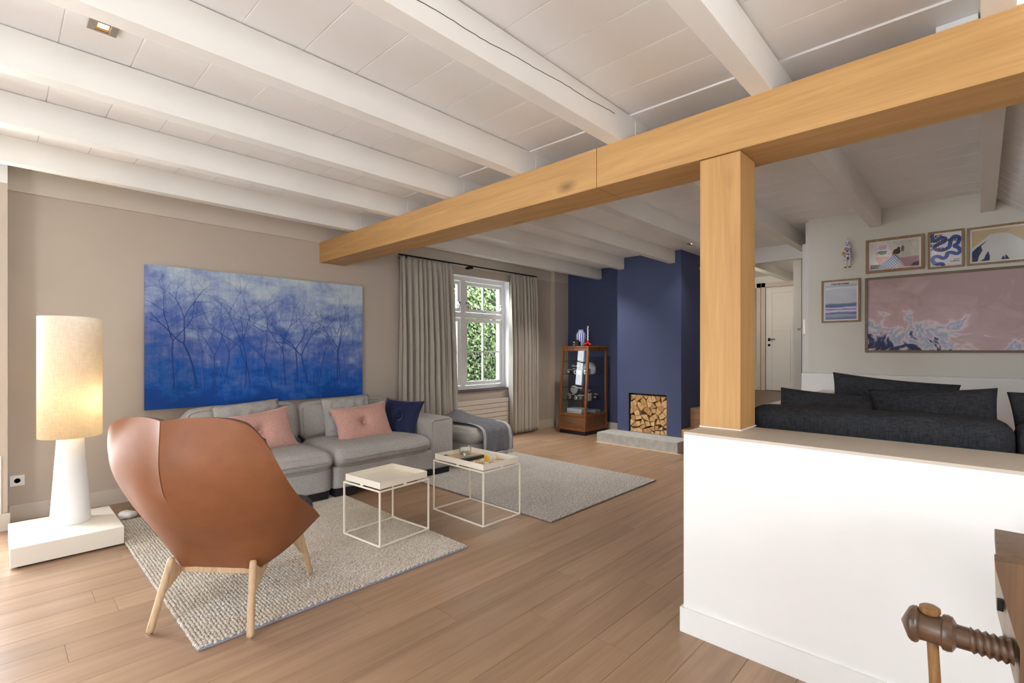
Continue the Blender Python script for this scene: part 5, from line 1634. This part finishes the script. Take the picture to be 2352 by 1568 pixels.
MAROON = plain('print_maroon', srgb(84, 58, 70), 0.7, var=0.2, vscale=40)
LPINK = plain('print_pink', srgb(206, 160, 180), 0.7, var=0.12, vscale=60)
TERRA = plain('print_terracotta', srgb(206, 158, 138), 0.7, var=0.08, vscale=40)
GREENP = plain('print_green', srgb(96, 116, 88), 0.7, var=0.2, vscale=60)
HAIR = plain('print_brown', srgb(74, 54, 44), 0.7, var=0.2, vscale=60)
TEALP = plain('print_grey_teal', srgb(92, 112, 122), 0.7)
flat('tabletop', [(0.560, 2.095), (0.405, 2.095), (0.405, 2.185), (0.560, 2.180)], ROSE, pb, 0.0130)
flat('dark_floor', [(0.765, 2.095), (0.61, 2.095), (0.66, 2.130), (0.765, 2.135)], MAROON, pb, 0.0131)
flat('dark_seat', [(0.47, 2.095), (0.405, 2.095), (0.405, 2.135), (0.44, 2.125)], MAROON, pb, 0.0133)
flat('window_light', [(0.715, 2.235), (0.60, 2.235), (0.64, 2.335), (0.712, 2.335)], PAPER, pb, 0.0130)
flat('basket', [(0.735, 2.21), (0.715, 2.165), (0.70, 2.14), (0.645, 2.14), (0.62, 2.20), (0.70, 2.205)], TERRA, pb, 0.0133)
flat('flowers', blob(0.672, 2.292, 0.034, 0.022, 20, 0.25, 2), LPINK, pb, 0.0133)
flat('leaves', blob(0.680, 2.245, 0.040, 0.016, 22, 0.45, 3), GREENP, pb, 0.0135)
def plaid():
    m, nt, b = new_mat('print_plaid')
    v = tex_coord(nt, (1, 1, 1), (radians(35), 0, 0))
    w = []
    for d in ('Y', 'Z'):
        n = nt.nodes.new('ShaderNodeTexWave'); n.bands_direction = d; n.inputs['Scale'].default_value = 19; nt.links.new(v, n.inputs['Vector'])
        w.append(n.outputs['Fac'])
    mx = nt.nodes.new('ShaderNodeMath'); mx.operation = 'MAXIMUM'; nt.links.new(w[0], mx.inputs[0]); nt.links.new(w[1], mx.inputs[1])
    nt.links.new(ramp(nt, [(0.80, srgb(48, 60, 112)), (0.97, srgb(196, 204, 226))], mx.outputs[0]), b.inputs['Base Color'])
    return m
flat('plaid_shirt', [(0.705, 2.110), (0.690, 2.096), (0.575, 2.096), (0.548, 2.125), (0.540, 2.175), (0.555, 2.203), (0.595, 2.210), (0.635, 2.175), (0.665, 2.145)], plaid(), pb, 0.0137)
flat('neck', blob(0.588, 2.222, 0.014, 0.018), plain('print_skin', srgb(150, 106, 88), 0.7), pb, 0.0138)
flat('hair', blob(0.566, 2.240, 0.028, 0.026, 18, 0.08, 4), HAIR, pb, 0.0139)
flat('hair_bun', blob(0.552, 2.268, 0.013, 0.012), HAIR, pb, 0.0139)
flat('wall_jacket', blob(0.522, 2.262, 0.012, 0.028, 14, 0.1, 6), TEALP, pb, 0.0134)

pn_ = picture('framed_print', 'framed poster with a winding blue ribbon and black lettering', 0.344, 0.103, 2.048, 2.378, 0.016, 0.0, PAPER)
ctrl = [(0.316, 2.37), (0.312, 2.325), (0.30, 2.295), (0.255, 2.318), (0.226, 2.308), (0.235, 2.28), (0.29, 2.255), (0.295, 2.225), (0.25, 2.207), (0.20, 2.23), (0.190, 2.285), (0.165, 2.318), (0.132, 2.30), (0.145, 2.255), (0.165, 2.235), (0.140, 2.215), (0.128, 2.185), (0.150, 2.165), (0.185, 2.180), (0.210, 2.178), (0.218, 2.150), (0.240, 2.135), (0.275, 2.155), (0.305, 2.148), (0.310, 2.115), (0.285, 2.090), (0.250, 2.088), (0.235, 2.066)]
ca_ = np.array(ctrl)
path = [interp(ca_, i / 160) for i in range(161)]
L_, R_ = [], []
for i in range(161):
    a = path[max(0, i - 1)]; b = path[min(160, i + 1)]
    d = b - a; d /= (np.linalg.norm(d) + 1e-9)
    n_ = np.array([-d[1], d[0]]) * 0.0145
    cl = lambda q: (min(0.327, max(0.120, q[0])), min(2.361, max(2.065, q[1])))
    L_.append(cl(path[i] + n_)); R_.append(cl(path[i] - n_))
V = [(XP - 0.0134, y, z) for y, z in L_] + [(XP - 0.0134, y, z) for y, z in R_]
put('ribbon', mesh('ribbon', V, [(i, i + 1, i + 162, i + 161) for i in range(160)]), BLUEP, pn_)
for txt, z, w in (('LES', 2.322, 0.082), ('NUANCES', 2.281, 0.198), ('DE', 2.243, 0.056), ('BLEU', 2.207, 0.110)):
    lettering(txt, 0.326, z, 0.034, INK, pn_, width=w)
lettering('Atelier', 0.124, 2.113, 0.014, INK, pn_, 'RIGHT', width=0.045)
lettering('Graphique', 0.124, 2.099, 0.014, INK, pn_, 'RIGHT', width=0.068)
for o_ in list(pn_.children):
    if o_.name.startswith('lettering') and max(v.co.z for v in o_.data.vertices) < 2.13:
        mx = min(v.co.y for v in o_.data.vertices)
        for v in o_.data.vertices: v.co.y += 0.126 - mx

pf = picture('framed_print', 'framed print of a pale mountain under a sand sky, upper right', 0.084, -0.42, 2.048, 2.372, 0.016, 0.014, SAND)
flat('mountain', [(0.052, 2.080), (-0.388, 2.080), (-0.388, 2.120), (-0.30, 2.18), (-0.20, 2.27), (-0.165, 2.297), (-0.15, 2.300), (-0.10, 2.304), (-0.07, 2.300), (-0.055, 2.297), (-0.02, 2.262), (0.052, 2.195)], SNOW, pf, 0.0132)
flat('dark_slope', [(0.053, 2.079), (0.018, 2.079), (0.010, 2.12), (-0.012, 2.17), (-0.004, 2.205), (-0.045, 2.255), (-0.010, 2.225), (0.020, 2.200), (0.053, 2.162)], NAVYP, pf, 0.0135)
flat('dark_peak', [(0.000, 2.079), (-0.055, 2.079), (-0.058, 2.115), (-0.048, 2.16), (-0.030, 2.125), (-0.022, 2.098)], NAVYP, pf, 0.0135)
flat('dark_hills', [(-0.125, 2.079), (-0.175, 2.079), (-0.160, 2.105), (-0.152, 2.120), (-0.150, 2.082), (-0.140, 2.110), (-0.130, 2.095)], NAVYP, pf, 0.0135)

# ---- ceramic gnome hanging on the wall
def delft():
    m, nt, b = new_mat('blue_and_white_ceramic')
    f = nz(nt, tex_coord(nt), 42, 3, 0.6, 1.0)
    nt.links.new(ramp(nt, [(0.50, srgb(230, 230, 230)), (0.56, srgb(60, 84, 150)), (0.66, srgb(40, 60, 120))], f), b.inputs['Base Color'])
    b.inputs['Roughness'].default_value = 0.2
    return m
DELFT = delft()
CERW = plain('white_ceramic', srgb(228, 228, 226), 0.2)
GOLD = plain('gold_glaze', srgb(200, 150, 70), 0.25, 0.8)
gx, gy = XP - 0.045, 0.945
gn = thing('gnome_ornament', 'small blue and white ceramic gnome ornament hanging on the pale wall', 'ornament', (gx, gy, 2.12))
lathe('hat', [(0.026, 2.335), (0.022, 2.355), (0.010, 2.395), (0.004, 2.410), (0.0, 2.412)], DELFT, gn, 20, (gx, gy, 0))
lathe('hook', [(0, -0.004), (0.004, 0), (0, 0.004)], GOLD, gn, 10, (gx, gy, 2.416))
tube('wire', [(gx, gy, 2.416), (XP - 0.004, gy - 0.006, 2.424)], 0.0012, GOLD, gn, 5)
lathe('head', [(0, 2.305), (0.022, 2.312), (0.029, 2.325), (0.026, 2.338), (0, 2.342)], CERW, gn, 20, (gx, gy, 0))
lathe('nose', [(0, -0.019), (0.012, -0.015), (0.019, 0), (0.012, 0.015), (0, 0.019)], plain('pink_glaze', srgb(196, 146, 156), 0.2), gn, 18, (gx - 0.02, gy + 0.006, 2.310))
lathe('body', [(0, 2.205), (0.037, 2.207), (0.038, 2.215), (0.030, 2.28), (0.020, 2.305), (0, 2.307)], DELFT, gn, 22, (gx, gy, 0))
for sg in (-1, 1):
    tube('leg', [(gx, gy + sg * 0.014, 2.21), (gx, gy + sg * 0.015, 2.14)], [0.010, 0.008], CERW, gn, 10)
    lathe('shoe', [(0, -0.008), (0.009, -0.006), (0.011, 0), (0.008, 0.006), (0, 0.008)], GOLD, gn, 12, (gx - 0.004, gy + sg * 0.017, 2.134))
lathe('bouquet', [(0, -0.018), (0.009, -0.012), (0.013, 0.004), (0.007, 0.016), (0, 0.018)], GOLD, gn, 12, (gx - 0.028, gy + 0.028, 2.265))

# ================================================================== OLD WORKBENCH AT THE RIGHT EDGE
wb = thing('workbench', 'old dark wooden workbench end with a wooden vise at the right edge', 'workbench', (1.9, -0.35, 0))
prism('jaw', [(-0.0255, 0.801), (-0.11, 0.806), (-0.5, 0.812), (-0.5, 0.10), (-0.070, 0.10), (-0.0688, 0.60), (-0.063, 0.618), (-0.027, 0.780)], 0, 1.700, 1.755, BENCHW, wb)
PALEB = wood('pale_bench_edge', srgb(150, 136, 122), srgb(186, 174, 162), axis=2, scale=1.6, rough=0.6)
prism('side_board', [(-0.0258, 0.785), (-0.5, 0.785), (-0.5, 0.10), (-0.110, 0.10), (-0.062, 0.487), (-0.0293, 0.661)], 0, 1.757, 1.80, PALEB, wb)
box('leg', 1.72, 1.80, -0.5, -0.42, 0.0, 0.10, BENCHW, wb)
box('leg', 1.72, 1.80, -0.16, -0.08, 0.0, 0.10, BENCHW, wb)
box('bench_top', 1.802, 2.05, -0.5, -0.03, 0.755, 0.79, BENCHW, wb, 0.003)
box('clip', 1.738, 1.7565, -0.042, -0.030, 0.665, 0.692, BLACKM, wb, 0.002)
VX, VZ = 1.735, 0.573
vise = lathe('vise_head', [(0.0, 0.160), (0.020, 0.152), (0.040, 0.143), (0.046, 0.136), (0.0475, 0.128), (0.044, 0.122), (0.037, 0.119), (0.0355, 0.100), (0.037, 0.076), (0.044, 0.072), (0.0455, 0.062), (0.043, 0.053), (0.034, 0.048), (0.0285, 0.045), (0.028, 0.018), (0.0, 0.018)], SCREWW, wb, 40, (VX, 0, VZ), True, 'y')
Pth = []
for i in range(141):
    yv = 0.020 - (0.080) * i / 140
    row = []
    for k in range(36):
        an = 2 * pi * k / 36
        ph_ = (yv / 0.0145 + k / 36) % 1.0
        r = 0.0255 + 0.0065 * (1 - abs(2 * ph_ - 1)) ** 0.9
        row.append((VX + r * cos(an), yv, VZ + r * sin(an)))
    Pth.append(row)
put('vise_thread', fix(grid_mesh(Pth, True), True), SCREWW, wb)
BAR = wood('vise_bar_wood', srgb(104, 74, 42), srgb(158, 118, 72), axis=2, scale=3, rough=0.4)
vb = tube('vise_bar', [(VX + 0.004, 0.098, VZ + 0.045), (VX, 0.095, VZ), (VX - 0.012, 0.088, VZ - 0.12), (VX - 0.02, 0.084, VZ - 0.24)], [0.0125, 0.0125, 0.0128, 0.0125], BAR, wb, 16)
lathe('bar_knob', [(0.0, 0.0), (0.020, 0.0), (0.0235, 0.006), (0.0225, 0.016), (0.016, 0.020), (0.0, 0.021)], BAR, vb, 20, (VX + 0.004, 0.099, VZ + 0.038))

# ================================================================== CEILING FITTINGS
DLM = plain('brushed_nickel', srgb(150, 142, 132), 0.35, 0.7)
GLOW, gnt_, gb_ = new_mat('downlight_glow')
gb_.inputs['Emission Color'].default_value = (1.0, 0.86, 0.66, 1); gb_.inputs['Emission Strength'].default_value = 6
def downlight(label, x, y, sx_, sy_, power):
    z = zc(x, y)
    t = thing('downlight', label, 'ceiling light', (x, y, z), 0, 'recessed ceiling downlights')
    w = 0.026
    box('bezel', x - sx_, x - sx_ + w, y - sy_, y + sy_, z - 0.006, z - 0.001, DLM, t, 0.001)
    box('bezel', x + sx_ - w, x + sx_, y - sy_, y + sy_, z - 0.006, z - 0.001, DLM, t, 0.001)
    box('bezel', x - sx_ + w, x + sx_ - w, y - sy_, y - sy_ + 0.012, z - 0.006, z - 0.001, DLM, t, 0.001)
    box('bezel', x - sx_ + w, x + sx_ - w, y + sy_ - 0.012, y + sy_, z - 0.006, z - 0.001, DLM, t, 0.001)
    box('reflector', x - sx_ + w, x + sx_ - w, y - sy_ + 0.012, y + sy_ - 0.012, z - 0.003, z - 0.001, GOLD, t)
    box('lamp', x - sx_ + w + 0.006, x + sx_ - w - 0.006, y - sy_ + 0.016, y + sy_ * 0.1, z - 0.0045, z - 0.0031, GLOW, t)
    d = bpy.data.lights.new('downlight_beam', 'SPOT'); d.energy = power; d.spot_size = radians(110); d.spot_blend = 0.8; d.color = (1.0, 0.93, 0.83); d.shadow_soft_size = 0.04
    o = bpy.data.objects.new('downlight_beam', d); COL.objects.link(o); o.location = (x, y, z - 0.03)
    return t
downlight('square nickel downlight, lit, in the ceiling above the leather chair', 0.316, 2.705, 0.050, 0.046, 14)
downlight('small square downlight in the far ceiling near the chimney', 6.10, 2.66, 0.05, 0.046, 14)
downlight('added unseen downlight behind the joist nearest the chimney', 4.55, 3.30, 0.05, 0.046, 90)  # lamp added out of sight to brighten the far end
downlight('added unseen downlight behind the joist nearest the curtains', 5.75, 4.12, 0.05, 0.046, 70)  # second added lamp, out of sight, lifts the far end
jb = thing('ceiling_box', 'white box fixed above the oak beam at the top right', 'box', (2.74, 0.06, 2.60))
box('housing', 2.70, 2.80, 0.006, 0.135, 2.53, zc(2.75, 0.07) - 0.0005, LAMPW, jb, 0.003)
lathe('screw_cap', [(0, -0.003), (0.009, -0.003), (0.010, 0), (0, 0)], LAMPW, jb, 14, (2.70, 0.03, 2.60), True, 'x')

# hall: round wall mirror rim, unseen ceiling lamp added to light the hall
hm = thing('round_mirror', 'dark red rim of a round mirror on the hall wall', 'mirror', (9.5, 2.1, 2.0))
lathe('rim', [(0.0, -0.012), (0.165, -0.012), (0.175, 0.0), (0.165, 0.012), (0.0, 0.012)], plain('dark_red_lacquer', srgb(110, 30, 26), 0.4), hm, 40, (9.5, 2.232, 2.0), True, 'y')
struct(box('wall_hall_side', 9.0, 10.63, 2.10, 2.219, UF, 2.80, WHITE))
hl = bpy.data.lights.new('added_hall_light', 'POINT'); hl.energy = 26; hl.color = (1.0, 0.86, 0.68); hl.shadow_soft_size = 0.12
hlo = bpy.data.objects.new('added_hall_light', hl); COL.objects.link(hlo); hlo.location = (8.6, 3.3, 2.45)
hlt = thing('added_hall_lamp', 'small white ceiling lamp added in the hall, unseen', 'ceiling light', (8.6, 3.3, 2.8))
lathe('disc', [(0, 2.76), (0.09, 2.765), (0.11, 2.78), (0.11, 2.80), (0, 2.80)], LAMPW, hlt, 28, (8.6, 3.3, 0))
